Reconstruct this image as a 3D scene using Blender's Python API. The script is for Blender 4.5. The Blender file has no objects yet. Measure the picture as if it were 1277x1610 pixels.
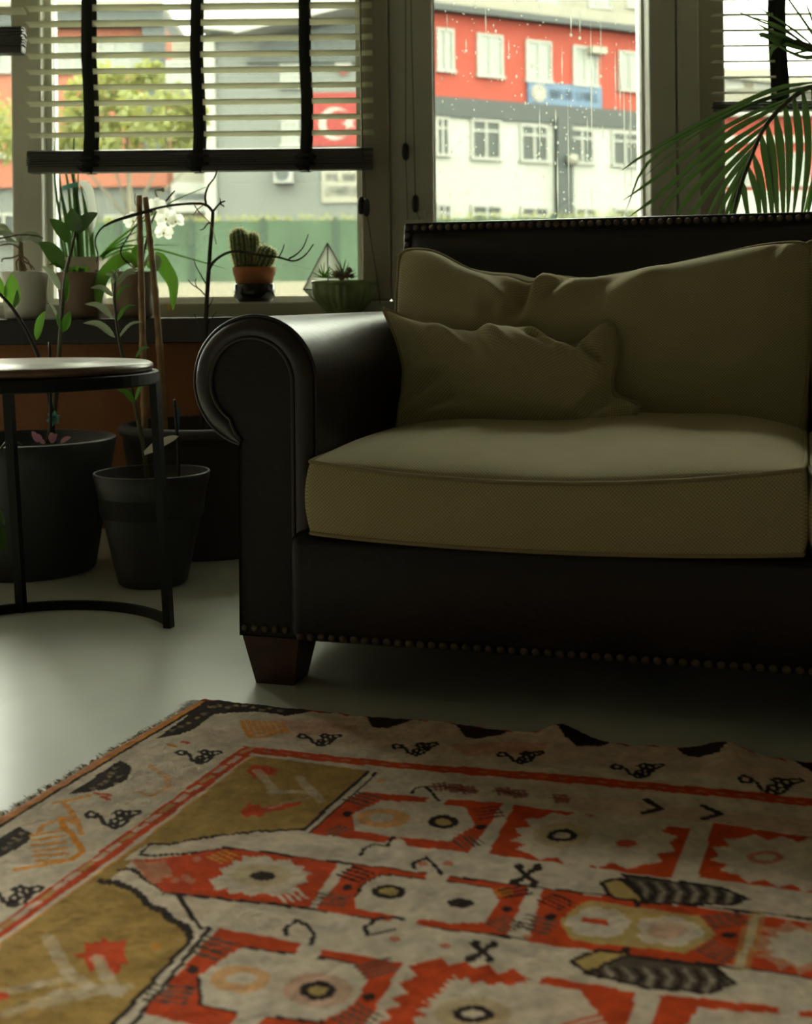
import bpy, bmesh, math, random
import numpy as np
from mathutils import Vector, Matrix

scene = bpy.context.scene
COL = scene.collection
PI = math.pi
rnd = random.Random(7)

# ------------------------------------------------------------------ camera
W_PX, H_PX = 1277, 1610
FPX = 2050.0            # focal length in pixels (about 38 mm on a 24 mm wide frame)
CX, HY = 638.5, 470.0   # where the optical axis meets the frame (level camera, shifted frame)
EYE = 0.66              # camera height
ROLL = 0.0105           # the photographer held the camera slightly rolled
cam_data = bpy.data.cameras.new('camera')
cam = bpy.data.objects.new('camera', cam_data)
COL.objects.link(cam)
cam_data.sensor_fit = 'HORIZONTAL'
cam_data.sensor_width = 24.0
cam_data.lens = FPX / W_PX * 24.0
cam_data.shift_y = -(H_PX / 2 - HY) / W_PX
cam_data.clip_end = 500
r_ax = Vector((1, 0, -ROLL)).normalized()
u_ax = Vector((ROLL, 0, 1)).normalized()
b_ax = Vector((0, -1, 0))
cam.matrix_world = Matrix(((r_ax.x, u_ax.x, b_ax.x, 0), (r_ax.y, u_ax.y, b_ax.y, 0), (r_ax.z, u_ax.z, b_ax.z, EYE), (0, 0, 0, 1)))
cam_data.dof.use_dof = True
cam_data.dof.focus_distance = 2.45
cam_data.dof.aperture_fstop = 4.6
scene.camera = cam

# ------------------------------------------------------------------ sky and exposure
SKY = 36.0
world = bpy.data.worlds.new('overcast_sky')
scene.world = world
world.use_nodes = True
bg = world.node_tree.nodes['Background']
bg.inputs['Color'].default_value = (0.98, 1.0, 0.87, 1)
bg.inputs['Strength'].default_value = SKY
scene.view_settings.view_transform = 'Standard'
scene.view_settings.look = 'None'
scene.view_settings.gamma = 1.0
scene.view_settings.use_curve_mapping = False
scene.view_settings.exposure = 0.40


def portal(x0, x1, z0, z1, y):
    d = bpy.data.lights.new('window_daylight_portal', 'AREA')
    d.shape = 'RECTANGLE'
    d.size = x1 - x0
    d.size_y = z1 - z0
    d.cycles.is_portal = True
    o = bpy.data.objects.new('window_daylight_portal', d)
    o.location = ((x0 + x1) / 2, y, (z0 + z1) / 2)
    o.rotation_euler = (-PI / 2, 0, 0)   # facing into the room (-Y)
    COL.objects.link(o)


for (x0, x1, z0, z1) in ((-2.55, -1.83, 0.03, 2.65), (-1.78, -1.21, 0.655, 2.65), (-1.10, -0.14, 0.655, 2.10), (0.08, 0.74, 0.655, 2.10), (0.97, 2.55, 0.655, 2.10)):
    portal(x0, x1, z0, z1, 4.12)

# ------------------------------------------------------------------ projection helpers (reading positions off the photograph)


def ray(px, py):
    dx, dy = px - CX, py - HY
    return (dx - ROLL * dy) / FPX, -(dy + ROLL * dx) / FPX    # X per Y, Z per Y


def P(px, py, y):
    a, b = ray(px, py)
    return Vector((a * y, y, EYE + b * y))


def FL(px, py, z=0.0):
    a, b = ray(px, py)
    y = (z - EYE) / b
    return Vector((a * y, y, z))


def to_px(p):
    x, y = p[0] * FPX / p[1], (EYE - p[2]) * FPX / p[1]
    return CX + x + ROLL * y, HY + y - ROLL * x


# sofa frame: s along the sofa, d away from the camera
ANG = math.atan(0.30)
SA, CA = math.sin(ANG), math.cos(ANG)
SOX, SOY = -0.2906, 2.236


def L(s, d, z):
    return Vector((SOX + s * CA + d * SA, SOY - s * SA + d * CA, z))


def S(px, py, d0, k=0.0):
    """photo point -> sofa (s, d, z) on the leaning plane d = d0 + k z"""
    a, b = ray(px, py)
    y = (d0 + k * EYE + SOX * SA + SOY * CA) / (a * SA + CA - k * b)
    x, z = a * y, EYE + b * y
    s = (x - SOX) * CA - (y - SOY) * SA
    return s, d0 + k * z, z


# ------------------------------------------------------------------ materials


def mat(name, color, rough=0.6, tcol=None, metal=0.0, spec=0.5, bump=0.0, bscale=60.0, var=0.0, vscale=8.0, transl=0.0, coords='Object', color2=None):
    m = bpy.data.materials.new(name)
    m.use_nodes = True
    nt = m.node_tree
    b = nt.nodes['Principled BSDF']
    b.inputs['Base Color'].default_value = (*color, 1)
    b.inputs['Roughness'].default_value = rough
    b.inputs['Metallic'].default_value = metal
    b.inputs['Specular IOR Level'].default_value = spec
    tc = nt.nodes.new('ShaderNodeTexCoord')
    cs = None
    if var > 0 or color2:
        n = nt.nodes.new('ShaderNodeTexNoise')
        n.inputs['Scale'].default_value = vscale
        n.inputs['Detail'].default_value = 5
        nt.links.new(tc.outputs[coords], n.inputs['Vector'])
        mx = nt.nodes.new('ShaderNodeMix')
        mx.data_type = 'RGBA'
        c2 = color2 or tuple(c * (1 - var) for c in color)
        mx.inputs['A'].default_value = (*color, 1)
        mx.inputs['B'].default_value = (*c2, 1)
        rp = nt.nodes.new('ShaderNodeMapRange')
        rp.inputs['From Min'].default_value = 0.35
        rp.inputs['From Max'].default_value = 0.65
        nt.links.new(n.outputs['Fac'], rp.inputs['Value'])
        nt.links.new(rp.outputs['Result'], mx.inputs['Factor'])
        nt.links.new(mx.outputs['Result'], b.inputs['Base Color'])
        cs = mx.outputs['Result']
    if bump > 0:
        n2 = nt.nodes.new('ShaderNodeTexNoise')
        n2.inputs['Scale'].default_value = bscale
        n2.inputs['Detail'].default_value = 4
        nt.links.new(tc.outputs[coords], n2.inputs['Vector'])
        bp = nt.nodes.new('ShaderNodeBump')
        bp.inputs['Strength'].default_value = bump
        bp.inputs['Distance'].default_value = 0.01
        nt.links.new(n2.outputs['Fac'], bp.inputs['Height'])
        nt.links.new(bp.outputs['Normal'], b.inputs['Normal'])
    if transl > 0:
        t = nt.nodes.new('ShaderNodeBsdfTranslucent')
        tc_ = tcol or (color[0] * 2.2, color[1] * 2.0, color[2] * 1.0)
        t.inputs['Color'].default_value = (*tc_, 1)
        ms = nt.nodes.new('ShaderNodeMixShader')
        ms.inputs['Fac'].default_value = transl
        nt.links.new(b.outputs[0], ms.inputs[1])
        nt.links.new(t.outputs[0], ms.inputs[2])
        nt.links.new(ms.outputs[0], nt.nodes['Material Output'].inputs['Surface'])
    return m


def glass_mat(name, tint=(0.97, 0.98, 0.96), ior=1.45, rough=0.0):
    m = bpy.data.materials.new(name)
    m.use_nodes = True
    nt = m.node_tree
    nt.nodes.remove(nt.nodes['Principled BSDF'])
    tr = nt.nodes.new('ShaderNodeBsdfTransparent')
    tr.inputs['Color'].default_value = (*tint, 1)
    gl = nt.nodes.new('ShaderNodeBsdfGlossy')
    gl.inputs['Roughness'].default_value = rough
    fr = nt.nodes.new('ShaderNodeFresnel')
    fr.inputs['IOR'].default_value = ior
    ms = nt.nodes.new('ShaderNodeMixShader')
    nt.links.new(fr.outputs[0], ms.inputs[0])
    nt.links.new(tr.outputs[0], ms.inputs[1])
    nt.links.new(gl.outputs[0], ms.inputs[2])
    nt.links.new(ms.outputs[0], nt.nodes['Material Output'].inputs['Surface'])
    return m


def weave_mat(name, color, dark, period):
    """basket weave read from the UV map (metres)"""
    m = bpy.data.materials.new(name)
    m.use_nodes = True
    nt = m.node_tree
    b = nt.nodes['Principled BSDF']
    b.inputs['Roughness'].default_value = 0.85
    b.inputs['Specular IOR Level'].default_value = 0.25
    b.inputs['Sheen Weight'].default_value = 0.25
    b.inputs['Sheen Roughness'].default_value = 0.5
    b.inputs['Sheen Tint'].default_value = (0.9, 0.85, 0.6, 1)
    uv = nt.nodes.new('ShaderNodeUVMap')
    sp = nt.nodes.new('ShaderNodeSeparateXYZ')
    nt.links.new(uv.outputs[0], sp.inputs[0])

    def math_(op, a, bb=None):
        n = nt.nodes.new('ShaderNodeMath')
        n.operation = op
        for i, v in enumerate((a, bb)):
            if v is None:
                continue
            if isinstance(v, (int, float)):
                n.inputs[i].default_value = v
            else:
                nt.links.new(v, n.inputs[i])
        return n.outputs[0]
    k = 2 * PI / period
    su = math_('SINE', math_('MULTIPLY', sp.outputs[0], k))
    sv = math_('SINE', math_('MULTIPLY', sp.outputs[1], k))
    w = math_('MULTIPLY_ADD', math_('MULTIPLY', su, sv), 0.5)
    w.node.inputs[2].default_value = 0.5
    no = nt.nodes.new('ShaderNodeTexNoise')
    no.inputs['Scale'].default_value = 900
    nt.links.new(uv.outputs[0], no.inputs['Vector'])
    h = math_('ADD', w, math_('MULTIPLY', no.outputs['Fac'], 0.5))
    no2 = nt.nodes.new('ShaderNodeTexNoise')
    no2.inputs['Scale'].default_value = 12
    no2.inputs['Detail'].default_value = 4
    nt.links.new(uv.outputs[0], no2.inputs['Vector'])
    mx = nt.nodes.new('ShaderNodeMix')
    mx.data_type = 'RGBA'
    mx.inputs['A'].default_value = (*dark, 1)
    mx.inputs['B'].default_value = (*color, 1)
    f = math_('MULTIPLY', w, math_('MULTIPLY_ADD', no2.outputs['Fac'], 0.6))
    f.node.inputs[1].links[0].from_node.inputs[2].default_value = 0.7
    nt.links.new(f, mx.inputs['Factor'])
    nt.links.new(mx.outputs['Result'], b.inputs['Base Color'])
    bp = nt.nodes.new('ShaderNodeBump')
    bp.inputs['Strength'].default_value = 0.30
    bp.inputs['Distance'].default_value = 0.0010
    nt.links.new(h, bp.inputs['Height'])
    nt.links.new(bp.outputs['Normal'], b.inputs['Normal'])
    return m


M = {}
M['leather'] = mat('leather', (0.013, 0.0075, 0.006), 0.34, bump=0.10, bscale=90, var=0.35, vscale=7, spec=0.28)
M['leather_arm'] = mat('leather_arm', (0.015, 0.0085, 0.0065), 0.40, bump=0.08, bscale=70, var=0.35, vscale=7, spec=0.62)
M['hazed_wing_red'] = mat('hazed_wing_red', (.235, .078, .048), 0.8)  # paler red: the haze over this wing is put into the colour
M['whitish_pane'] = mat('whitish_pane', (.62, .63, .58), 0.15, spec=0.8, transl=0.85, tcol=(.95, .95, .9))  # whitish translucent front panes; the back panes stay clear
M['leather_panel'] = mat('leather_panel', (0.017, 0.012, 0.0095), 0.55, bump=0.12, bscale=120, var=0.2, spec=0.3)
M['piping_leather'] = mat('piping_leather', (0.018, 0.010, 0.008), 0.38)
M['nail'] = mat('nail', (0.13, 0.10, 0.075), 0.58, metal=0.8)
M['sofa_wood'] = mat('sofa_wood', (0.075, 0.022, 0.012), 0.42, var=0.4, vscale=20)
M['fabric'] = weave_mat('fabric', (0.50, 0.445, 0.245), (0.25, 0.212, 0.108), 0.0062)
M['fabric_piping'] = mat('fabric_piping', (0.29, 0.245, 0.125), 0.85, bump=0.3, bscale=400)
M['floor'] = mat('floor', (0.6, 0.61, 0.51), 0.33, var=0.22, vscale=2.2, bump=0.05, bscale=14, spec=0.5)
M['wall_brown'] = mat('wall_brown', (0.3, 0.115, 0.042), 0.8, var=0.25, vscale=5, bump=0.1)
M['wall_grey'] = mat('wall_grey', (0.25, 0.215, 0.165), 0.85)
M['ceiling'] = mat('ceiling', (0.28, 0.26, 0.21), 0.9)
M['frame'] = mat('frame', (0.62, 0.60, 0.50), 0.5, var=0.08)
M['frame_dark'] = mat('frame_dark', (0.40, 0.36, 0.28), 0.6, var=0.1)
M['gap'] = mat('gap', (0.01, 0.01, 0.01), 0.9)
M['gasket'] = mat('gasket', (0.75, 0.75, 0.68), 0.4)
M['sill'] = mat('sill', (0.030, 0.026, 0.024), 0.25, var=0.2, spec=0.6)
M['glass'] = glass_mat('dimming_glass', (0.425, 0.436, 0.408))  # made-up tint that darkens the street seen through the panes
M['glass_light'] = glass_mat('light_glass')
M['clear_glass'] = glass_mat('clear_glass', (0.93, 0.97, 0.95), 1.5)
M['slat'] = mat('slat', (0.6, 0.58, 0.48), 0.5, var=0.1, transl=0.6, tcol=(.75, .74, .60))
M['slat_dark'] = mat('slat_dark', (0.075, 0.07, 0.06), 0.45)
M['tape'] = mat('tape', (0.012, 0.013, 0.012), 0.9)
M['cord'] = mat('cord', (0.03, 0.03, 0.028), 0.8)
M['black_plastic'] = mat('black_plastic', (0.008, 0.008, 0.008), 0.4)
M['black_metal'] = mat('black_metal', (0.006, 0.006, 0.006), 0.5, spec=0.2)
M['table_wood'] = mat('table_wood', (0.20, 0.125, 0.07), 0.30, var=0.4, vscale=14, spec=0.6)
M['pot_black'] = mat('pot_black', (0.012, 0.013, 0.014), 0.38, var=0.3, vscale=9)
M['pot_grey'] = mat('pot_grey', (0.045, 0.05, 0.05), 0.42, var=0.3, vscale=6)
M['pot_dark_plastic'] = mat('pot_dark_plastic', (0.028, 0.028, 0.027), 0.45)
M['pot_brown'] = mat('pot_brown', (0.05, 0.042, 0.034), 0.7, var=0.2)
M['pot_white'] = mat('pot_white', (0.8, 0.8, 0.74), 0.35)
M['pot_taupe'] = mat('pot_taupe', (0.23, 0.155, 0.1), 0.45, var=0.25, vscale=12)
M['pot_cream'] = mat('pot_cream', (0.6, 0.55, 0.45), 0.6)
M['terracotta'] = mat('terracotta', (0.48, 0.17, 0.06), 0.8, var=0.2)
M['glaze_black'] = mat('glaze_black', (0.01, 0.012, 0.012), 0.12)
M['glaze_green'] = mat('glaze_green', (0.26, 0.34, 0.13), 0.22, var=0.45, vscale=20)
M['soil'] = mat('soil', (0.04, 0.027, 0.018), 1.0, bump=1.0, bscale=90)
M['bark_chips'] = mat('bark_chips', (0.16, 0.085, 0.045), 0.9, bump=0.8, bscale=60)
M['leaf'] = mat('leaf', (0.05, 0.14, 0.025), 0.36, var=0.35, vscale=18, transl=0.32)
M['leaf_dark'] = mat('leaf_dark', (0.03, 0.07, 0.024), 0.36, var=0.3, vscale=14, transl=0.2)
M['leaf_light'] = mat('leaf_light', (0.05, 0.13, 0.022), 0.38, var=0.3, vscale=14, transl=0.40)
M['leaf_pale'] = mat('leaf_pale', (0.34, 0.4, 0.28), 0.35, var=0.3, vscale=14, transl=0.3, tcol=(.34, .40, .24))  # pale leaves, and highlights on green plants put into the colour
M['leaf_dry'] = mat('leaf_dry', (0.55, 0.53, 0.42), 0.7, transl=0.3, tcol=(.5, .48, .38))
M['palm'] = mat('palm', (0.05, 0.1, 0.045), 0.30, var=0.3, vscale=10, transl=0.2, spec=0.8)
M['stem'] = mat('stem', (0.09, 0.085, 0.035), 0.6, var=0.4, vscale=30)
M['stem_dark'] = mat('stem_dark', (0.035, 0.02, 0.012), 0.7, var=0.3, vscale=40)
M['twig'] = mat('twig', (0.05, 0.035, 0.025), 0.8, var=0.4, vscale=40)
M['cane'] = mat('cane', (0.42, 0.26, 0.12), 0.55, var=0.4, vscale=30)
M['petal_white'] = mat('petal_white', (0.92, 0.92, 0.86), 0.6, transl=0.75, tcol=(.98, .98, .92))
M['petal_center'] = mat('petal_center', (0.70, 0.55, 0.12), 0.6)
M['pink_petal'] = mat('pink_petal', (0.62, 0.30, 0.40), 0.7, transl=0.2, tcol=(.6, .3, .4))
M['teal_tie'] = mat('teal_tie', (0.12, 0.40, 0.32), 0.5, transl=0.2, tcol=(.12, .4, .32))
M['orange_string'] = mat('orange_string', (0.75, 0.33, 0.05), 0.7)
M['blue_stick'] = mat('blue_stick', (0.05, 0.2, 0.3), 0.5)
M['cactus'] = mat('cactus', (0.11, 0.17, 0.05), 0.7, var=0.3, vscale=30)
M['spine'] = mat('spine', (0.9, 0.84, 0.55), 0.7, transl=0.5, tcol=(.9, .82, .5))
M['root'] = mat('root', (0.30, 0.22, 0.12), 0.8, var=0.5, vscale=50)
M['white_stuff'] = mat('white_stuff', (0.7, 0.72, 0.66), 0.7, transl=0.5, tcol=(.6, .62, .56))
M['drop'] = mat('drop', (0.6, 0.62, 0.58), 0.25, transl=0.7, tcol=(.68, .69, .66))
# outdoors
M['red_plaster'] = mat('red_plaster', (.205, .027, .014), 0.8, var=0.1, vscale=1)
M['white_plaster'] = mat('white_plaster', (0.246, 0.249, 0.230), 0.8)
M['dark_band'] = mat('dark_band', (0.020, 0.026, 0.026), 0.6)
M['beige_plaster'] = mat('beige_plaster', (0.174, 0.165, 0.134), 0.85, var=0.08, vscale=0.6)
M['grey_plaster'] = mat('grey_plaster', (0.101, 0.109, 0.101), 0.8, var=0.06, vscale=0.5)
M['dark_grey'] = mat('dark_grey', (0.042, 0.050, 0.050), 0.7)
M['outer_frame'] = mat('outer_frame', (0.202, 0.205, 0.187), 0.5)
M['outer_pane'] = mat('outer_pane', (0.034, 0.040, 0.037), 0.35, spec=0.25)
M['curtain_pane'] = mat('curtain_pane', (0.140, 0.151, 0.140), 0.35, spec=0.6)
M['sign_blue'] = mat('sign_blue', (0.039, 0.078, 0.140), 0.5)
M['sign_cream'] = mat('sign_cream', (0.168, 0.162, 0.131), 0.6)
M['sign_ink'] = mat('sign_ink', (0.010, 0.016, 0.026), 0.6)
M['flag_red'] = mat('flag_red', (0.168, 0.012, 0.009), 0.7)
M['flag_white'] = mat('flag_white', (0.202, 0.190, 0.174), 0.7)
M['fence_green'] = mat('fence_green', (0.039, 0.070, 0.039), 0.8, var=0.3, vscale=1.5)
M['post_green'] = mat('post_green', (0.012, 0.026, 0.016), 0.6)
M['kerb_wall'] = mat('kerb_wall', (0.202, 0.185, 0.142), 0.9, var=0.1, vscale=1)
M['asphalt'] = mat('asphalt', (0.050, 0.050, 0.045), 0.9, var=0.1)
M['foliage'] = mat('foliage', (0.168, 0.185, 0.073), 0.8, var=0.4, vscale=2, transl=0.3)
M['bark'] = mat('bark', (0.112, 0.101, 0.073), 0.9)
M['metal_white'] = mat('metal_white', (0.168, 0.170, 0.162), 0.4)

# ------------------------------------------------------------------ object helpers
ORIGIN = {}


def tag(o, label=None, cat=None, group=None, kind=None):
    if label: o['label'] = label
    if cat: o['category'] = cat
    if group: o['group'] = group
    if kind: o['kind'] = kind
    return o


def thing(name, label, cat, loc=(0, 0, 0), group=None):
    o = bpy.data.objects.new(name, None)
    o.empty_display_size = 0.05
    COL.objects.link(o)
    o.location = loc
    ORIGIN[o.name] = Vector(loc)
    return tag(o, label, cat, group)


def link(name, me, m, parent=None, label=None, kind=None, smooth=True, origin=(0, 0, 0)):
    if m is not None:
        me.materials.clear()
        me.materials.append(m)
    if smooth and len(me.polygons):
        me.polygons.foreach_set('use_smooth', [True] * len(me.polygons))
    o = bpy.data.objects.new(name, me)
    COL.objects.link(o)
    if parent is not None:
        o.parent = parent
        ORIGIN[o.name] = ORIGIN[parent.name]
    else:
        ORIGIN[o.name] = Vector(origin)
        o.location = origin
    return tag(o, label=label, kind=kind)


def build(name, verts, faces, m, parent=None, smooth=True, label=None, kind=None, uvs=None):
    """verts in world space; the mesh is stored relative to its thing's base"""
    org = ORIGIN[parent.name] if parent is not None else Vector((0, 0, 0))
    if parent is None:
        a = np.array([tuple(v) for v in verts])
        lo, hi = a.min(0), a.max(0)
        org = Vector(((lo[0] + hi[0]) / 2, (lo[1] + hi[1]) / 2, lo[2]))
    me = bpy.data.meshes.new(name)
    me.from_pydata([tuple(Vector(v) - org) for v in verts], [], faces)
    if uvs is not None:
        ul = me.uv_layers.new(name='UVMap')
        li = np.zeros(len(me.loops), dtype=np.int32)
        me.loops.foreach_get('vertex_index', li)
        ul.data.foreach_set('uv', np.array(uvs, dtype=np.float32)[li].ravel())
    me.update()
    return link(name, me, m, parent, label, kind, smooth, origin=org)


def shared(name, me, parent, loc, rot=(0, 0, 0), scale=(1, 1, 1), label=None):
    """a piece that shares mesh data with its likes; loc in world space"""
    o = bpy.data.objects.new(name, me)
    COL.objects.link(o)
    org = ORIGIN[parent.name] if parent is not None else Vector((0, 0, 0))
    if parent is not None:
        o.parent = parent
    o.location = Vector(loc) - org
    o.rotation_euler = rot
    o.scale = scale
    ORIGIN[o.name] = Vector(loc)
    return tag(o, label=label)


class MB:
    """collects simple solids into one mesh"""

    def __init__(self):
        self.v, self.f = [], []

    def add(self, v, f):
        n = len(self.v)
        self.v += [Vector(p) for p in v]
        self.f += [tuple(i + n for i in q) for q in f]
        return self

    def box(self, lo, hi, T=None):
        (x0, y0, z0), (x1, y1, z1) = lo, hi
        v = [(x0, y0, z0), (x1, y0, z0), (x1, y1, z0), (x0, y1, z0), (x0, y0, z1), (x1, y0, z1), (x1, y1, z1), (x0, y1, z1)]
        if T: v = [T(*p) for p in v]
        return self.add(v, [(0, 3, 2, 1), (4, 5, 6, 7), (0, 1, 5, 4), (1, 2, 6, 5), (2, 3, 7, 6), (3, 0, 4, 7)])

    def rbox(self, lo, hi, r, seg=3, T=None):
        bm = bmesh.new()
        bmesh.ops.create_cube(bm, size=1)
        c = [(a + b) / 2 for a, b in zip(lo, hi)]
        for v in bm.verts:
            v.co = Vector([c[i] + v.co[i] * (hi[i] - lo[i]) for i in range(3)])
        bmesh.ops.bevel(bm, geom=list(bm.edges), offset=r, segments=seg, profile=0.5, affect='EDGES')
        bm.verts.index_update()
        v = [tuple(p.co) for p in bm.verts]
        f = [tuple(x.index for x in q.verts) for q in bm.faces]
        bm.free()
        if T: v = [T(*p) for p in v]
        return self.add(v, f)

    def tube(self, pts, r, n=8, closed=False, caps=True):
        pts = [Vector(p) for p in pts]
        rs = r if isinstance(r, (list, tuple)) else [r] * len(pts)
        N = len(pts)
        prev = None
        v, f = [], []
        for i, p in enumerate(pts):
            if closed:
                t = pts[(i + 1) % N] - pts[i - 1]
            else:
                t = pts[min(i + 1, N - 1)] - pts[max(i - 1, 0)]
            if t.length < 1e-9: t = Vector((0, 0, 1))
            t.normalize()
            if prev is None:
                up = Vector((0, 0, 1)) if abs(t.z) < 0.9 else Vector((1, 0, 0))
                u = t.cross(up).normalized()
            else:
                u = (prev - t * prev.dot(t))
                u = u.normalized() if u.length > 1e-6 else t.orthogonal().normalized()
            prev = u
            w = t.cross(u)
            for k in range(n):
                a = 2 * PI * k / n
                v.append(p + (u * math.cos(a) + w * math.sin(a)) * rs[i])
        M_ = N if closed else N - 1
        for i in range(M_):
            j = (i + 1) % N
            for k in range(n):
                k2 = (k + 1) % n
                f.append((i * n + k, i * n + k2, j * n + k2, j * n + k))
        if caps and not closed:
            f.append(tuple(range(n - 1, -1, -1)))
            f.append(tuple((N - 1) * n + k for k in range(n)))
        return self.add(v, f)

    def lathe(self, prof, c, n=40, rad=None):
        """prof: (radius, height); rad(angle, i) scales a radius"""
        v, f = [], []
        for i, (r, h) in enumerate(prof):
            for k in range(n):
                a = 2 * PI * k / n
                q = r * (rad(a, i) if rad else 1)
                v.append((c[0] + q * math.cos(a), c[1] + q * math.sin(a), c[2] + h))
        for i in range(len(prof) - 1):
            for k in range(n):
                k2 = (k + 1) % n
                f.append((i * n + k, i * n + k2, (i + 1) * n + k2, (i + 1) * n + k))
        f.append(tuple(range(n - 1, -1, -1)))
        f.append(tuple((len(prof) - 1) * n + k for k in range(n)))
        return self.add(v, f)

    def prism(self, pts, ax):
        """a polygon of 3-D points pushed along ax"""
        n = len(pts)
        pts = [Vector(p) for p in pts]
        v = pts + [p + Vector(ax) for p in pts]
        f = [tuple(range(n - 1, -1, -1)), tuple(range(n, 2 * n))] + [(i, (i + 1) % n, n + (i + 1) % n, n + i) for i in range(n)]
        return self.add(v, f)

    def blade(self, path, width, face=(0, -1, 0.4), fold=0.18, prof=None, n=9):
        """a leaf: midrib path, width, the way its broad side looks"""
        pts = smooth_path(path, n)
        v, f = [], []
        N = len(pts)
        for i, p in enumerate(pts):
            t = (pts[min(i + 1, N - 1)] - pts[max(i - 1, 0)]).normalized()
            u = i / (N - 1)
            w = width * (prof(u) if prof else leaf_prof(u))
            side = t.cross(Vector(face))
            side = side.normalized() if side.length > 1e-5 else t.orthogonal().normalized()
            nor = side.cross(t).normalized()
            v += [p + side * w / 2 + nor * fold * w, p, p - side * w / 2 + nor * fold * w]
        for i in range(N - 1):
            a = 3 * i
            f += [(a, a + 1, a + 4, a + 3), (a + 1, a + 2, a + 5, a + 4)]
        return self.add(v, f)

    def go(self, name, m, parent=None, smooth=False, label=None, kind=None):
        return build(name, self.v, self.f, m, parent, smooth, label, kind)


def leaf_prof(u):
    return max(0.04, math.sin(PI * min(1, u ** 0.8)) ** 0.75)


def strap_prof(u):
    return max(0.03, min(1, 0.45 + 2.2 * u) * (1 - u ** 5) ** 0.7)


def grass_prof(u):
    return max(0.05, min(1, 0.6 + 1.5 * u) * (1 - u) ** 0.5)


def smooth_path(pts, n):
    """Catmull-Rom through the points, n samples"""
    p = [Vector(q) for q in pts]
    if len(p) == 2:
        return [p[0].lerp(p[1], i / (n - 1)) for i in range(n)]
    p = [p[0] * 2 - p[1]] + p + [p[-1] * 2 - p[-2]]
    m = len(p) - 3
    out = []
    for i in range(n):
        x = i / (n - 1) * m
        k = min(int(x), m - 1)
        t = x - k
        a, b, c, d = p[k:k + 4]
        out.append(0.5 * (2 * b + (c - a) * t + (2 * a - 5 * b + 4 * c - d) * t * t + (3 * b - a - 3 * c + d) * t ** 3))
    return out


def interp(xs, ys, x):
    return float(np.interp(x, xs, ys))


def structure(o):
    o['kind'] = 'structure'
    return o

# ================================================================== the room
WY = 4.03                       # plane of the window frames
structure(MB().box((-2.6, -2.6, -0.1), (2.6, 4.2, 0)).go('floor', M['floor']))
structure(MB().box((-2.7, -2.7, 2.9), (2.7, 4.3, 3.0)).go('ceiling', M['ceiling']))
structure(MB().box((-2.7, -2.7, 0), (-2.6, 4.3, 2.9)).go('wall_left', M['wall_grey']))
structure(MB().box((2.6, -2.7, 0), (2.7, 4.3, 2.9)).go('wall_right', M['wall_grey']))
structure(MB().box((-2.6, -2.7, 0), (2.6, -2.6, 2.9)).go('wall_front', M['wall_grey']))
structure(MB().box((-1.83, 3.80, 0), (2.6, 4.2, 0.541)).go('wall_back', M['wall_brown']))
structure(MB().rbox((-1.83, 3.70, 0.541), (2.6, 3.90, 0.613), 0.003, 1).go('trim_1', M['sill']))      # dark window sill
structure(MB().rbox((-1.83, 3.88, 0.60), (2.6, 4.16, 0.655), 0.003, 1).go('trim_2', M['frame']))      # bottom rail of the window front
structure(MB().box((-1.22, 3.95, 2.15), (2.6, 4.2, 2.9)).box((-2.6, 3.95, 2.66), (-1.22, 4.2, 2.9)).go('trim_3', M['frame_dark']))              # unseen lintel, lowered on the right to keep light off the rug


def wx(px, y=WY):
    return ray(px, 250)[0] * y


def post(name, px0, px1, m, y0=3.96, y1=4.16):
    return structure(MB().rbox((wx(px0), y0, 0.655), (wx(px1), y1, 2.15), 0.006, 2).go(name, m))


structure(MB().rbox((wx(29), 3.96, 0.655), (wx(75), 4.16, 2.66), 0.006, 2).go('trim_4', M['frame']))
structure(MB().rbox((wx(-72), 3.98, 0.655), (wx(-58), 4.16, 2.66), 0.004, 1).go('trim_12', M['frame']))
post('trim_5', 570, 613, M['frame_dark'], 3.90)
post('trim_6', 613.5, 681, M['frame'], 3.93)
post('trim_7', 1013, 1054, M['frame'], 3.93)
post('trim_8', 1056, 1090, M['frame'], 3.93)
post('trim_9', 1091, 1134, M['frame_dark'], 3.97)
structure(MB().box((wx(1053), 3.97, 0.655), (wx(1057), 4.1, 2.15)).go('trim_10', M['gap']))
structure(MB().rbox((-1.84, 3.90, 0), (-1.78, 4.16, 2.66), 0.006, 2).go('trim_11', M['frame']))


def window(name, px0, px1, bead=4, gm=None, top=2.15):
    x0, x1 = wx(px0), wx(px1)
    b = bead * WY / FPX
    y0, y1, z0, z1 = 4.02, 4.09, 0.655, top
    mb = MB()
    mb.box((x0, y0, z0), (x0 + b, y1, z1)).box((x1 - b, y0, z0), (x1, y1, z1))
    mb.box((x0 + b, y0, z0), (x1 - b, y1, z0 + b)).box((x0 + b, y0, z1 - b), (x1 - b, y1, z1))
    w = structure(mb.go(name, M['gasket']))
    zt = 1.70 if gm is None else z0 + b        # invented clear fanlight to let in more light; lower pane's tint dims outdoors
    pane = None
    if gm is None:
        MB().rbox((x0 + b, 4.00, zt), (x1 - b, 4.09, zt + 0.06), 0.004, 1).go('added_transom', M['frame'], w)
        pane = MB().box((x0 + b, 4.050, z0 + b), (x1 - b, 4.056, zt)).go('pane', M['glass'], w)
        zt += 0.06
    MB().box((x0 + b, 4.050, zt), (x1 - b, 4.056, z1 - b)).go('pane', M['glass_light'], w)
    return w, pane, (x0, x1)


window('window_1', -58, 29, 4, None, 2.66)
window('added_window_5', -270, -72, 4, M['glass_light'], 2.66)  # added clear window out of view, lets light onto the left floor
window('window_2', 75, 570, 9)
w3, pane3, _ = window('window_3', 681, 1013, 4)
window('window_4', 1134, 1900)
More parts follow.
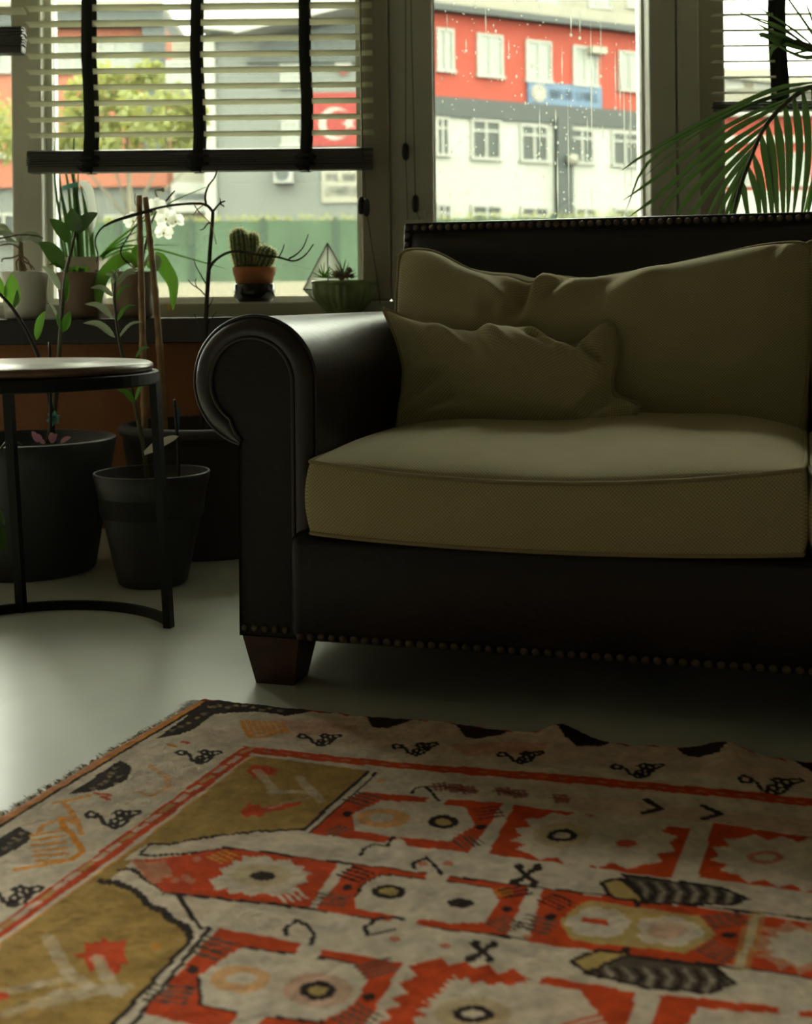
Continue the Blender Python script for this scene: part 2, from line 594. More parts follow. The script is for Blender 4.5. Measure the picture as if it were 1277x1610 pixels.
# an added glazed door, unseen, there to light the floor from the left
dr = structure(MB().box((-2.6, 4.0, 0), (-2.52, 4.1, 2.66)).box((-1.90, 4.0, 0), (-1.84, 4.1, 2.66)).box((-2.52, 4.0, 0), (-1.90, 4.1, 0.08)).box((-2.52, 4.0, 2.58), (-1.90, 4.1, 2.66)).go('added_door_1', M['frame']))
MB().box((-2.52, 4.050, 0.08), (-1.90, 4.056, 2.58)).go('pane', M['glass_light'], dr)
MB().rbox((-1.885, 3.955, 0.98), (-1.865, 4.0, 1.0), 0.004, 1).rbox((-1.99, 3.945, 0.98), (-1.865, 3.96, 1.0), 0.004, 1).go('door_handle', M['black_metal'], dr)

# rain on the outside of the middle window: beads and runs, too fine to count
mb = MB()
rr = random.Random(11)


def drop(px, py, ln, w):
    w *= 1.7
    c = P(px, py, 4.060)
    k = 4.06 / FPX
    mb.add([c + Vector((-w * k / 2, 0, 0)), c + Vector((0, 0.0012, -ln * k / 2)), c + Vector((w * k / 2, 0, 0)), c + Vector((0, 0.0012, ln * k / 2)), c + Vector((0, 0.003, -ln * k * 0.2))],
           [(0, 1, 4), (1, 2, 4), (2, 3, 4), (3, 0, 4), (0, 3, 2, 1)])


for (px, y0, y1, w) in ((894, 150, 345, 1.0), (930, 30, 250, 1.6), (924, 180, 245, 1.4), (945, 20, 120, 1.0), (975, 80, 180, 2), (982, 85, 340, 1.6), (992, 60, 330, 1.4), (968, 75, 170, 1.6),
                        (874, 170, 200, 1.5), (849, 165, 250, 1.2), (898, 0, 55, 1.5), (866, 60, 110, 1), (884, 70, 130, 1.2), (912, 10, 60, 1), (990, 190, 230, 1.2),
                        (764, 10, 60, 1), (800, 60, 90, 1.4), (733, 60, 80, 1.4), (703, 20, 45, 1), (848, 0, 15, 1.3), (948, 195, 215, 1.3), (930, 275, 345, 1.0), (877, 230, 345, 1.4)):
    drop(px, (y0 + y1) / 2, y1 - y0, w)
    drop(px, y1, 7, 3.0)
for i in range(330):
    px, py = rr.uniform(684, 1008), rr.uniform(-60, 338)
    l = rr.choice((2, 2.5, 3, 4, 7))
    drop(px, py, l, rr.uniform(1.2, 2.2))
mb.go('rain_drops', M['drop'], pane3, kind='stuff')

# small latch plates on the frames behind the sofa
structure(MB().rbox(tuple(P(640, 344, 3.915) + Vector((0, 0, 0))), tuple(P(668, 330, 3.925) + Vector((0, 0.01, 0))), 0.002, 1).go('trim_13', M['frame']))

# ------------------------------------------------------------------ blinds
BY = 3.86


def slat_mesh(width, name):
    me = bpy.data.meshes.new(name)
    v, f = [], []
    for x in (-width / 2, width / 2):
        for (y, z) in ((-0.025, -0.0015), (0, 0.0015), (0.025, -0.0015), (0.025, -0.0045), (0, -0.0015), (-0.025, -0.0045)):
            v.append((x, y, z))
    f = [(0, 1, 7, 6), (1, 2, 8, 7), (2, 3, 9, 8), (3, 4, 10, 9), (4, 5, 11, 10), (5, 0, 6, 11), (0, 5, 4, 1), (1, 4, 3, 2), (6, 7, 10, 11), (7, 8, 9, 10)]
    me.from_pydata(v, [], f)
    me.materials.append(M['slat'])
    return me


def blind(label, px0, px1, tapes, y_top, y_bot, pitch_px, y_slat, tilt, cords, yb=BY, stack=3):
    a, b = P(px0, y_bot, yb), P(px1, y_bot, yb)
    x0, x1 = a.x, b.x
    zb, zt = P((px0 + px1) / 2, y_bot, yb).z, P((px0 + px1) / 2, y_top, yb).z
    t = thing('window_blind', label, 'blind', ((x0 + x1) / 2, yb, zb))
    # bottom rail and the bundle of slats resting on it
    h = (zt - zb)
    MB().rbox((x0 + 0.003, yb - 0.025, zb), (x1 - 0.003, yb + 0.025, zb + h * 0.30), 0.004, 2).go('bottom_rail', M['slat_dark'], t, True)
    n = 7 if stack == 3 else 2
    me_s = slat_mesh(x1 - x0 - 0.004, 'stacked_slat')
    me_s.materials.clear()
    me_s.materials.append(M['slat_dark'])
    for i in range(n):
        z = zb + h * (0.30 + 0.70 * (i + 1.0) / n)
        shared('stacked_slat', me_s, t, ((x0 + x1) / 2 + rnd.uniform(-.002, .002), yb + rnd.uniform(-0.002, 0.002), z), (rnd.uniform(-0.04, 0.04), 0, 0), (1, 1, 1.5))
    me = slat_mesh(x1 - x0, 'slat')
    pitch = pitch_px * yb / FPX
    z = P((px0 + px1) / 2, y_slat, yb).z
    zs = []
    while z < 2.09:
        zs.append(z)
        z += pitch
    for z in zs:
        shared('slat', me, t, ((x0 + x1) / 2, yb, z), (tilt + rnd.uniform(-0.015, 0.015), rnd.uniform(-0.001, 0.001), 0))
    MB().rbox((x0, yb - 0.03, 2.09), (x1, yb + 0.03, 2.15), 0.004, 1).go('head_rail', M['slat_dark'], t)
    for (p, w) in tapes:
        for dy in (-0.030, 0.029):
            pts = [(p + (2.5 * math.sin(k * 1.3 + p) if k < 5 else 0)) for k in range(9)]
            mb = MB()
            zz = [zb - 0.002 + (2.09 - zb) * (k / 8) ** 1.6 for k in range(9)]
            hw = w * yb / FPX / 2
            v, f = [], []
            for k in range(9):
                x = P(pts[k], y_bot, yb).x
                v += [(x - hw, yb + dy, zz[k]), (x + hw, yb + dy, zz[k]), (x + hw, yb + dy + 0.0012, zz[k]), (x - hw, yb + dy + 0.0012, zz[k])]
            for k in range(8):
                q = 4 * k
                f += [(q, q + 1, q + 5, q + 4), (q + 1, q + 2, q + 6, q + 5), (q + 2, q + 3, q + 7, q + 6), (q + 3, q, q + 4, q + 7)]
            mb.add(v, f)
            mb.go('ladder_tape', M['tape'], t, True)
        # the slack of the tape bunched in folds in front of the bundle
        if stack == 3:
            mb = MB()
            for k in range(6):
                x = P(p, y_bot, yb).x + 0.012 * math.sin(k * 2.3 + p)
                zc = zb + h * (0.02 + 0.13 * k)
                sl = 0.010 * math.sin(k * 1.9 + p)
                pts = [(x - 0.022, yb - 0.031, zc - sl), (x - 0.008, yb - 0.040, zc), (x + 0.008, yb - 0.040, zc + 0.003), (x + 0.022, yb - 0.031, zc + sl)]
                v, f = [], []
                for q in smooth_path(pts, 7):
                    v += [q, q + Vector((0, 0.002, 0.010))]
                for j in range(6):
                    f.append((2 * j, 2 * j + 2, 2 * j + 3, 2 * j + 1))
                mb.add(v, f)
            mb.go('tape_folds', M['tape'], t, True)
    for (pts, tog) in cords:
        mb = MB().tube([P(x, y, yb - 0.045) for x, y in pts], 0.0011, 5)
        cd = mb.go('pull_cord', M['cord'], t, True)
        if tog:
            c = P(tog[0], tog[1], yb - 0.045)
            MB().lathe([(0.002, 0.026), (0.0075, 0.022), (0.0105, 0.012), (0.0115, -0.004), (0.0105, -0.016), (0.007, -0.025), (0.002, -0.027)], c, 14).go('cord_toggle', M['black_plastic'], cd, True)
    return t


blind('wide slatted blind half raised over the plant window with three black tapes', 45, 588, ((143, 17), (313, 16), (482, 17)), 235, 270, 25.0, 209, -0.12,
      [([(565, -240), (566, 0), (569, 200), (571, 310)], (568, 323)), ([(567, -240), (568, 100), (571, 240), (575, 312)], (576, 326)),
       ([(577, 335), (585, 390), (592, 430), (598, 478)], None)])
blind('slatted blind at the left edge raised above the neighbouring window', -70, 39, ((-20, 17),), 44, 86, 25.0, 16, -0.2, [])
blind('slatted blind behind the palm on the right window', 1122, 1560, ((1225, 20), (1420, 20)), 158, 173, 24.6, 143, 0.12, [], stack=1)
# the raised blind over the middle window: only its two cords hang into view
t = thing('window_blind', 'thin dark pull cords with black toggles hanging by the middle window', 'blind cords', P(640, 325, 3.90))
for pts, tog in (([(637, -240), (638, 100), (638, 225)], (638, 238)), ([(638, 250), (640, 300), (641, 345)], None), ([(644, -240), (647, 50), (651, 200), (653, 308)], (653.5, 320)), ([(655, 332), (660, 346)], None)):
    cd = MB().tube([P(x, y, 3.90) for x, y in pts], 0.0011, 5).go('pull_cord', M['cord'], t, True)
    if tog:
        MB().lathe([(0.002, 0.026), (0.0075, 0.022), (0.0105, 0.012), (0.0115, -0.004), (0.0105, -0.016), (0.007, -0.025), (0.002, -0.027)], P(tog[0], tog[1], 3.90), 14).go('cord_toggle', M['black_plastic'], cd, True)
t.name = 'pull_cord_set'

# ================================================================== the street outside
structure(MB().box((-60, 4.4, -1.1), (90, 110, -1.0)).go('ground', M['asphalt']))


class Facade:
    def __init__(self, px, y, dx, dy):
        self.x0, self.y0 = ray(px, 250)[0] * y, y
        l = math.hypot(dx, dy)
        self.dx, self.dy = dx / l, dy / l
        self.nx, self.ny = self.dy, -self.dx         # towards the camera

    def tz(self, px, py):
        a, b = ray(px, py)
        y = (self.x0 * self.dy - self.y0 * self.dx) / (a * self.dy - self.dx)
        x = a * y
        return (x - self.x0) * self.dx + (y - self.y0) * self.dy, EYE + b * y

    def T(self, t, o, z):
        return (self.x0 + t * self.dx + o * self.nx, self.y0 + t * self.dy + o * self.ny, z)

    def rect(self, px0, py0, px1, py1):
        pm, qm = (px0 + px1) / 2, (py0 + py1) / 2
        t0, t1 = self.tz(px0, qm)[0], self.tz(px1, qm)[0]
        z1, z0 = self.tz(pm, py0)[1], self.tz(pm, py1)[1]
        return t0, t1, z0, z1


def fbox(F, t0, t1, o0, o1, z0, z1, mb=None):
    return (mb or MB()).box((t0, o0, z0), (t1, o1, z1), F.T)


def far_window(F, bld, r, pane_m, cols=2, rows=(0.32,), depth=0.08, fw=0.09):
    t0, t1, z0, z1 = r
    mb = MB()
    o0, o1 = -0.02, depth
    fbox(F, t0, t0 + fw, o0, o1, z0, z1, mb)
    fbox(F, t1 - fw, t1, o0, o1, z0, z1, mb)
    fbox(F, t0 + fw, t1 - fw, o0, o1, z1 - fw, z1, mb)
    fbox(F, t0 - 0.05, t1 + 0.05, o0, o1 + 0.06, z0 - fw, z0, mb)
    for k in range(1, cols):
        t = t0 + (t1 - t0) * k / cols
        fbox(F, t - fw * 0.45, t + fw * 0.45, o0, o1 - 0.01, z0, z1 - fw, mb)
    for q in rows:
        z = z1 - (z1 - z0) * q
        fbox(F, t0 + fw, t1 - fw, o0, o1 - 0.015, z - fw * 0.4, z + fw * 0.4, mb)
    w = mb.go('window', M['outer_frame'], bld)
    zs = [z0] + sorted(z1 - (z1 - z0) * q for q in rows) + [z1 - fw]
    for k in range(cols):
        a = t0 + fw * 0.6 + (t1 - t0 - 1.2 * fw) * k / cols
        b = t0 + fw * 0.6 + (t1 - t0 - 1.2 * fw) * (k + 1) / cols
        for j in range(len(zs) - 1):
            fbox(F, a, b, 0.012, 0.03, zs[j], zs[j + 1]).go('pane', pane_m, w)
    return w


# the red and white school building seen through the middle window
A = Facade(845, 45, 3700, 2050)
tL, tR = A.tz(560, 250)[0], A.tz(1090, 250)[0]
zr0, zr1 = A.tz(845, 164)[1], A.tz(845, 38)[1]
zd0 = A.tz(845, 193)[1]
bA = thing('school_building', 'red and white building with a dark band, framed by the middle window', 'building', A.T((tL + tR) / 2, 0, -1))
fbox(A, tL, tR, -8, 0, zr0, zr1).go('red_storey', M['red_plaster'], bA)
fbox(A, tL, tR, -8, 0.12, zd0, zr0).go('dark_band', M['dark_band'], bA)
fbox(A, tL, tR, -8, 0, -1, zd0).go('white_storey', M['white_plaster'], bA)
fbox(A, tL, tR, -8.2, 0.5, zr1, zr1 + 0.22).go('roof_edge', M['dark_band'], bA)
fbox(A, tL, tR, -8, 0.2, zr1 + 0.22, zr1 + 0.7).go('parapet', M['beige_plaster'], bA)
for r in ((640, 38, 668, 103), (686, 45, 713, 110), (749, 54, 790, 119), (826, 64, 866, 127), (900, 73, 939, 133), (972, 81, 1005, 141), (1040, 90, 1074, 148)):
    far_window(A, bA, A.rect(*r), M['curtain_pane'], 2, ())
for r in ((684, 184, 706, 242), (740, 188, 787, 248), (817, 196, 861, 252), (895, 202, 933, 255), (961, 207, 1003, 259)):
    far_window(A, bA, A.rect(*r), M['outer_pane'], 2, (0.3,))
for r in ((686, 320, 709, 372), (740, 322, 789, 372), (818, 325, 862, 374), (902, 326, 938, 374), (964, 327, 1003, 374)):
    far_window(A, bA, A.rect(*r), M['outer_pane'], 2, (0.3,))
t0, t1, z0, z1 = A.rect(871, 185, 895, 340)
fbox(A, t0, t1, 0, 0.25, -1, z1).go('dark_pillar', M['dark_band'], bA)
# a small lamp over the fourth window, an outlet on the pillar
t0, t1, z0, z1 = A.rect(921, 76, 944, 87)
fbox(A, t0, t1, 0.02, 0.4, z0, z1).go('wall_lamp', M['sign_cream'], bA)
t0, t1, z0, z1 = A.rect(884, 244, 896, 262)
c = A.T((t0 + t1) / 2, 0.4, (z0 + z1) / 2)
MB().lathe([(0.02, -0.22), (0.17, -0.15), (0.22, 0), (0.17, 0.15), (0.02, 0.22)], c, 12).go('wall_lamp', M['sign_cream'], bA, True)

# blue name board
t0, t1, z0, z1 = A.tz(828, 150)[0], A.tz(944, 150)[0], A.tz(886, 168)[1], A.tz(886, 133)[1]
bs = thing('name_board', 'long blue name board with a round white emblem on the red storey', 'sign', A.T((t0 + t1) / 2, 0.1, z0))
fbox(A, t0, t1, 0.0, 0.10, z0, z1).go('board', M['sign_blue'], bs)
h = z1 - z0
mb = MB()
te, ze = t0 + h * 0.55, (z0 + z1) / 2
pts = [A.T(te + 0.40 * h * math.cos(a), 0.11, ze + 0.40 * h * math.sin(a)) for a in [2 * PI * k / 24 for k in range(24)]]
mb.prism(pts, (A.nx * 0.03, A.ny * 0.03, 0))
em = mb.go('emblem', M['flag_white'], bs)
mb = MB()
for k in range(24):
    a0, a1 = 2 * PI * k / 24, 2 * PI * (k + 1) / 24
    q = [(te + r * h * math.cos(a), ze + r * h * math.sin(a)) for r, a in ((0.24, a0), (0.28, a0), (0.28, a1), (0.24, a1))]
    mb.prism([A.T(x, 0.145, z) for x, z in q], (A.nx * 0.01, A.ny * 0.01, 0))
mb.go('emblem_ring', M['kerb_wall'], em)


def strokes(F, t0, t1, z0, z1, o, n, gaps, seed):
    """blurred capitals: upright, slanting and level strokes of lettering too far away to read"""
    r2 = random.Random(seed)
    mb = MB()
    w = (t1 - t0) / n
    for k in range(n):
        if k in gaps: continue
        a, b = t0 + k * w + 0.1 * w, t0 + (k + 1) * w - 0.12 * w
        s = 0.2 * w
        kind = r2.randrange(4)
        fbox(F, a, a + s, o, o + 0.02, z0, z1, mb)
        if kind in (0, 1): fbox(F, b - s, b, o, o + 0.02, z0, z1, mb)
        if kind in (0, 2): fbox(F, a, b, o, o + 0.02, z1 - s, z1, mb)
        if kind in (1, 2): fbox(F, a, b, o, o + 0.02, (z0 + z1) / 2 - s / 2, (z0 + z1) / 2 + s / 2, mb)
        if kind == 3: fbox(F, a, b, o, o + 0.02, z0, z0 + s, mb)
    return mb


strokes(A, t0 + h * 1.15, t1 - h * 0.2, z0 + 0.32 * h, z1 - 0.30 * h, 0.10, 13, (6,), 3).go('lettering', M['sign_ink'], bs)

# paler buildings further up the hill
D = Facade(850, 72, 3700, 1500)
bD = thing('hillside_building', 'pale beige block rising behind the red roof', 'building', A.T(0, -25, -1))
a0, a1 = D.tz(500, 20)[0], D.tz(1115, 20)[0]
fbox(D, a0, a1, -10, 0, -1, D.tz(850, -40)[1]).go('wall', M['beige_plaster'], bD)
fbox(D, a0, a1, -10, 0.6, D.tz(850, -40)[1], D.tz(850, -52)[1]).go('roof', M['white_plaster'], bD)
for q in (705, 770, 845, 925, 985):
    far_window(D, bD, D.rect(q, -22, q + 36, 12), M['curtain_pane'], 2, ())
G = Facade(1180, 60, 1, -0.1)
bG = thing('hillside_building', 'low pale block on the skyline behind the palm', 'building', G.T(0, 0, -1))
a0, a1 = G.tz(1040, 100)[0], G.tz(1215, 100)[0]
fbox(G, a0, a1, -9, 0, -1, G.tz(1150, 108)[1]).go('wall', M['beige_plaster'], bG)
# sloping roof
zr = G.tz(1150, 108)[1]
MB().prism([G.T(a0 - .5, 0.4, zr), G.T(a1 + 2.5, 0.4, zr - 1.1), G.T(a1 + 2.5, 0.4, zr - 0.7), G.T(a0 - .5, 0.4, zr + .5)], (-G.nx * 9, -G.ny * 9, 0)).go('roof', M['sign_cream'], bG)
for q in (1140, 1185):
    far_window(G, bG, G.rect(q, 112, q + 28, 138), M['curtain_pane'], 2, ())
E = Facade(1200, 48, 1, 0.02)
bE = thing('annex_building', 'pinkish red and white annex partly hidden by the palm leaflets', 'building', E.T(0, 0, -1))
a0, a1 = E.tz(1110, 240)[0], E.tz(1420, 240)[0]
za, zb_ = E.tz(1200, 184)[1], E.tz(1200, 140)[1]
fbox(E, a0, a1, -7, 0, -1, za).go('red_wall', M['red_plaster'], bE)
fbox(E, a0, a1, -7, 0.4, za, za + 0.4).go('roof_edge', M['white_plaster'], bE)
fbox(E, a0, a1, -7, 0.1, E.tz(1200, 225)[1], E.tz(1200, 214)[1]).go('white_course', M['white_plaster'], bE)
fbox(E, a0, a1, -7, 0.1, -1, E.tz(1200, 300)[1]).go('white_base', M['white_plaster'], bE)
for q in (1140, 1235, 1290):
    far_window(E, bE, E.rect(q, 240, q + 38, 290), M['curtain_pane'], 2, ())

# the red wing on the left, behind the tree
C_ = Facade(150, 40, 1, 0.03)
bC = thing('red_wing', 'red building wing with white windows behind the yellow green tree', 'building', C_.T(0, 0, -1))
a0, a1 = C_.tz(-420, 200)[0], C_.tz(262, 200)[0]


def cz(y): return C_.tz(150, y)[1]


fbox(C_, a0, a1, -8, 0, cz(240), cz(46)).go('red_storey', M['hazed_wing_red'], bC)
fbox(C_, a0, a1, -8, 0.5, cz(46), cz(18)).go('roof_edge', M['dark_grey'], bC)
fbox(C_, a0, a1, -8, 0.7, cz(18), cz(8)).go('eaves', M['sign_cream'], bC)
fbox(C_, a0, a1, -8, 0.15, cz(250), cz(240)).go('white_course', M['white_plaster'], bC)
fbox(C_, a0, a1, -8, 0, cz(294), cz(250)).go('red_storey', M['hazed_wing_red'], bC)
fbox(C_, a0, a1, -8, -0.2, -1, cz(294)).go('grey_storey', M['grey_plaster'], bC)
t0, t1, z0, z1 = C_.rect(228, 44, 262, 240)
fbox(C_, t0, t1, 0, 0.4, z0, z1).go('dark_pillar', M['dark_grey'], bC)
for r in ((-150, 60, -95, 112), (-45, 60, 18, 112), (82, 62, 133, 112), (153, 62, 228, 112)):
    far_window(C_, bC, C_.rect(*r), M['curtain_pane'], 3, (0.45,))
for r in ((-150, 335, -60, 372), (-20, 335, 60, 372), (84, 338, 150, 372), (165, 338, 240, 372)):
    far_window(C_, bC, C_.rect(*r), M['outer_pane'], 3, ())

# the grey hall with the flag
B = Facade(430, 30, 1, 0.0)
bB = thing('grey_hall', 'grey rendered hall with a slanting pale roof edge behind the green fence', 'building', B.T(0, 0, -1))
b0, b1 = B.tz(262, 200)[0], B.tz(655, 200)[0]
def bz(y): return B.tz(430, y)[1]
def bt(x): return B.tz(x, 200)[0]
fbox(B, bt(330), b1, -10, 0, -1, bz(62)).go('wall', M['grey_plaster'], bB)
fbox(B, bt(262), bt(330), -6, -0.8, -1, bz(50)).go('side_wall', M['beige_plaster'], bB)
fbox(B, bt(322), bt(340), -0.8, 0.1, -1, bz(62)).go('corner_strip', M['outer_frame'], bB)
MB().prism([B.T(bt(390), 0, bz(100)), B.T(bt(655), 0, bz(100)), B.T(bt(655), 0, bz(20)), B.T(bt(560), 0, bz(34)), B.T(bt(420), 0, bz(66))], (0, -0.12, 0)).go('dark_underside', M['dark_grey'], bB)  # dark underside of the roof slab, put in as a flat dark sheet
MB().prism([B.T(bt(378), 0.9, bz(64)), B.T(bt(470), 0.9, bz(44)), B.T(bt(655), 0.9, bz(2)), B.T(bt(655), 0.9, bz(-8)), B.T(bt(470), 0.9, bz(33)), B.T(bt(378), 0.9, bz(56))], (0, 6, 0)).go('roof_edge', M['white_plaster'], bB)
MB().prism([B.T(bt(378), 0.5, bz(56)), B.T(bt(470), 0.5, bz(33)), B.T(bt(655), 0.5, bz(-8)), B.T(bt(655), 0.5, bz(-30)), B.T(bt(320), 0.5, bz(-30)), B.T(bt(320), 0.5, bz(50))], (0, 5, 0)).go('pale_sky_sheet', M['white_plaster'], bB)  # white sheet standing for the pale sky above the roof edge
for r in ((441, 92, 470, 136), (262, 96, 310, 138), (443, 190, 470, 228)):
    far_window(B, bB, B.rect(*r), M['curtain_pane'], 2, (), 0.06, 0.06)
fbox(B, bt(262), bt(330), -0.78, -0.5, bz(330), bz(282)).go('garage_door', M['outer_frame'], bB)
fbox(B, bt(268), bt(324), -0.5, -0.47, bz(310), bz(300)).go('door_vent', M['dark_grey'], bB)
ac = thing('air_conditioner', 'white outdoor air conditioner unit on the grey hall wall', 'air conditioner', B.T(bt(447), 0.2, bz(290)))
fbox(B, bt(432), bt(462), 0, 0.4, bz(290), bz(262)).go('case', M['metal_white'], ac)
pts = [B.T(bt(445) + 0.16 * math.cos(a), 0.4, bz(276) + 0.16 * math.sin(a)) for a in [2 * PI * k / 20 for k in range(20)]]
MB().prism(pts, (0, -0.01, 0)).go('fan_grille', M['dark_grey'], ac)

# the flag
t0, t1, z0, z1 = B.rect(487, 146, 567, 230)
fl = thing('national_flag', 'red flag with white crescent and star hung on the grey hall', 'flag', B.T((t0 + t1) / 2, 0.1, z0))
fbox(B, t0, t1, 0.03, 0.06, z0, z1).go('cloth', M['flag_red'], fl)


def disc_moon(cx, cz_, r_out, cx2, r_in, n=40):
    a = math.acos((cx2 - cx) / r_out * 0.5 + 0 if False else max(-1, min(1, ((cx2 - cx) ** 2 + r_out ** 2 - r_in ** 2) / (2 * (cx2 - cx) * r_out))))
    b_ = PI - math.acos(max(-1, min(1, ((cx2 - cx) ** 2 + r_in ** 2 - r_out ** 2) / (2 * (cx2 - cx) * r_in))))
    out = [(cx + r_out * math.cos(t), cz_ + r_out * math.sin(t)) for t in np.linspace(a, 2 * PI - a, n)]
    inn = [(cx2 + r_in * math.cos(t), cz_ + r_in * math.sin(t)) for t in np.linspace(b_, 2 * PI - b_, n)]
    return out, inn


mcx, mcz = bt(527), bz(196)
out, inn = disc_moon(mcx, mcz, (bt(553) - bt(501)) / 2, mcx + (bt(534) - bt(527)), (bt(553) - bt(501)) / 2 * 0.80)
mb = MB()
for k in range(len(out) - 1):
    mb.prism([B.T(x, 0.062, z) for x, z in (out[k], out[k + 1], inn[k + 1], inn[k])], (0, -0.006, 0))
mb.go('crescent', M['flag_white'], fl)
scx, sr = bt(549), (bt(562) - bt(549)) * 0.95
pts = []
for k in range(10):
    a = PI + 2 * PI * k / 10
    q = sr if k % 2 == 0 else sr * 0.4
    pts.append(B.T(scx + q * math.cos(a), 0.062, mcz + q * math.sin(a)))
cs_ = B.T(scx, 0.062, mcz)
mb = MB()
for k in range(10):
    mb.prism([cs_, pts[k], pts[(k + 1) % 10]], (0, -0.006, 0))
mb.go('star', M['flag_white'], fl)

# crest above the flag
cr = thing('wall_crest', 'white and red shield crest on the grey hall above the flag', 'crest', B.T(bt(541), 0.1, bz(120)))
xs = [(526, 82), (534, 74), (541, 70), (549, 74), (556, 82), (554, 106), (541, 122), (528, 106)]
MB().prism([B.T(bt(x), 0.02, bz(y)) for x, y in xs], (0, -0.05, 0)).go('shield', M['flag_white'], cr)
MB().prism([B.T(bt(x), 0.075, bz(y)) for x, y in ((528, 86), (533, 79), (541, 76), (549, 79), (554, 86), (541, 92))], (0, -0.02, 0)).go('shield_top', M['flag_red'], cr)
MB().prism([B.T(bt(x), 0.075, bz(y)) for x, y in ((532, 112), (541, 109), (550, 112), (541, 121))], (0, -0.02, 0)).go('shield_foot', M['flag_red'], cr)

# cream board with two lines of lettering
t0, t1, z0, z1 = B.rect(506, 268, 566, 319)
sb = thing('notice_board', 'cream board with two lines of dark capitals under the flag', 'sign', B.T((t0 + t1) / 2, 0.1, z0))
fbox(B, t0, t1, 0, 0.06, z0, z1).go('board', M['sign_cream'], sb)
w_ = t1 - t0
strokes(B, t0 + .12 * w_, t1 - .1 * w_, bz(286), bz(275), 0.06, 9, (4,), 5).go('lettering', M['dark_grey'], sb)
strokes(B, t0 + .1 * w_, t1 - .08 * w_, bz(309), bz(295), 0.06, 9, (), 9).go('lettering', M['dark_grey'], sb)

# low pale wall with the green mesh fence
FY = 21.0
def fz(y): return EYE + ray(430, y)[1] * FY
structure(MB().box((-14, FY, -1), (16, FY + 0.3, fz(443))).go('boundary_wall', M['kerb_wall']))
fe = thing('mesh_fence', 'green mesh fence along the top of the pale boundary wall', 'fence', (0, FY + .15, fz(443)))
x0, x1 = ray(70, 400)[0] * FY, ray(1100, 400)[0] * FY
n = 9
for k in range(n):
    a, b = x0 + (x1 - x0) * k / n, x0 + (x1 - x0) * (k + 1) / n
    MB().box((a + .03, FY + 0.13, fz(443)), (b - .03, FY + 0.15, fz(346))).go('mesh_panel', M['fence_green'], fe)
for k in range(n + 1):
    a = x0 + (x1 - x0) * k / n
    MB().box((a - .035, FY + 0.10, fz(443)), (a + .035, FY + 0.17, fz(341))).go('post', M['post_green'], fe)
# hedge sprigs topping the mesh
mb = MB()
r3 = random.Random(4)
for k in range(900):
    x, z = r3.uniform(x0, x1), fz(347) + r3.uniform(-0.02, 0.07)
    c = Vector((x, FY + 0.12 + r3.uniform(-.03, .03), z))
    d = Vector((r3.uniform(-.06, .06), 0, r3.uniform(0.02, .08)))
    mb.add([c, c + d, c + Vector((d.z * .4, 0.02, 0))], [(0, 1, 2)])
mb.go('ivy', M['foliage'], fe, kind='stuff')

# street tree in front of the red wing
tc = P(205, 200, 17.0)
tr = thing('street_tree', 'yellow green leafy tree seen through the slats of the wide blind', 'tree', (tc.x, 17.0, -1))
mb = MB().tube([(tc.x + .1, 17, -1), (tc.x + .05, 17, .5), (tc.x, 17, 1.6), (tc.x - .05, 17, 2.9)], [.06, .05, .04, .02], 8)
for (dx, dz) in ((-.9, .7), (.9, .5), (-.4, 1.0), (.5, .9), (0.2, -.1), (-.6, .1)):
    mb.tube([(tc.x, 17, 1.7), (tc.x + dx * .5, 17.1, 2.0 + dz * .3), (tc.x + dx, 17.2, 2.3 + dz * .6)], [.025, .018, .010], 6)
mb.go('trunk', M['bark'], tr, True)
mb = MB()
clumps = [(P(px, py, 17 + r3.uniform(-.6, .6)), rad) for px, py, rad in ((130, 150, .25), (160, 128, .28), (200, 140, .3), (235, 118, .2), (225, 175, .36), (270, 165, .32), (300, 185, .25), (290, 215, .3), (245, 215, .36), (195, 205, .36),
          (150, 215, .3), (120, 185, .25), (110, 225, .22), (180, 175, .3), (165, 235, .25), (0, 200, .4), (12, 225, .3), (-30, 190, .4), (-60, 220, .4))]
for c, rad in clumps:
    for k in range(170):
        v = Vector((r3.gauss(0, 1), r3.gauss(0, 1), r3.gauss(0, 1))).normalized() * rad * r3.random() ** 0.4
        q = c + v
        a = Vector((r3.uniform(-1, 1), r3.uniform(-1, 1), r3.uniform(-1, 1))) * .06
        b = a.cross(Vector((r3.uniform(-1, 1), r3.uniform(-1, 1), r3.uniform(-1, 1)))) * .8
        if b.length > 1e-4: b = b.normalized() * .04
        mb.add([q - a, q + b, q + a, q - b], [(0, 1, 2, 3)])
mb.go('crown', M['foliage'], tr, kind='stuff')

# ================================================================== the sofa
SOFA_W = 1.93
sofa = thing('leather_sofa', 'dark brown leather sofa with rolled arms, studded edges and square wooden feet', 'sofa', L(SOFA_W / 2, 0.45, 0))


def arm_profile(off_r=0.0, n=40):
    """(s, z, weight) down the left post, round the scroll, down the inner side"""
    R, cs, cz_ = 0.1115, 0.025, 0.521
    pts = []
    for z in (0.087, 0.2, 0.3, 0.37, 0.405):
        pts.append((0.0, z))
    a0 = math.radians(257.0)
    for k in range(n + 1):
        a = a0 - (a0 - 0.0) * k / n
        pts.append((cs + R * math.cos(a), cz_ + R * math.sin(a)))
    for z in (0.45, 0.35, 0.25, 0.15, 0.087):
        pts.append((cs + R, z))
    return pts


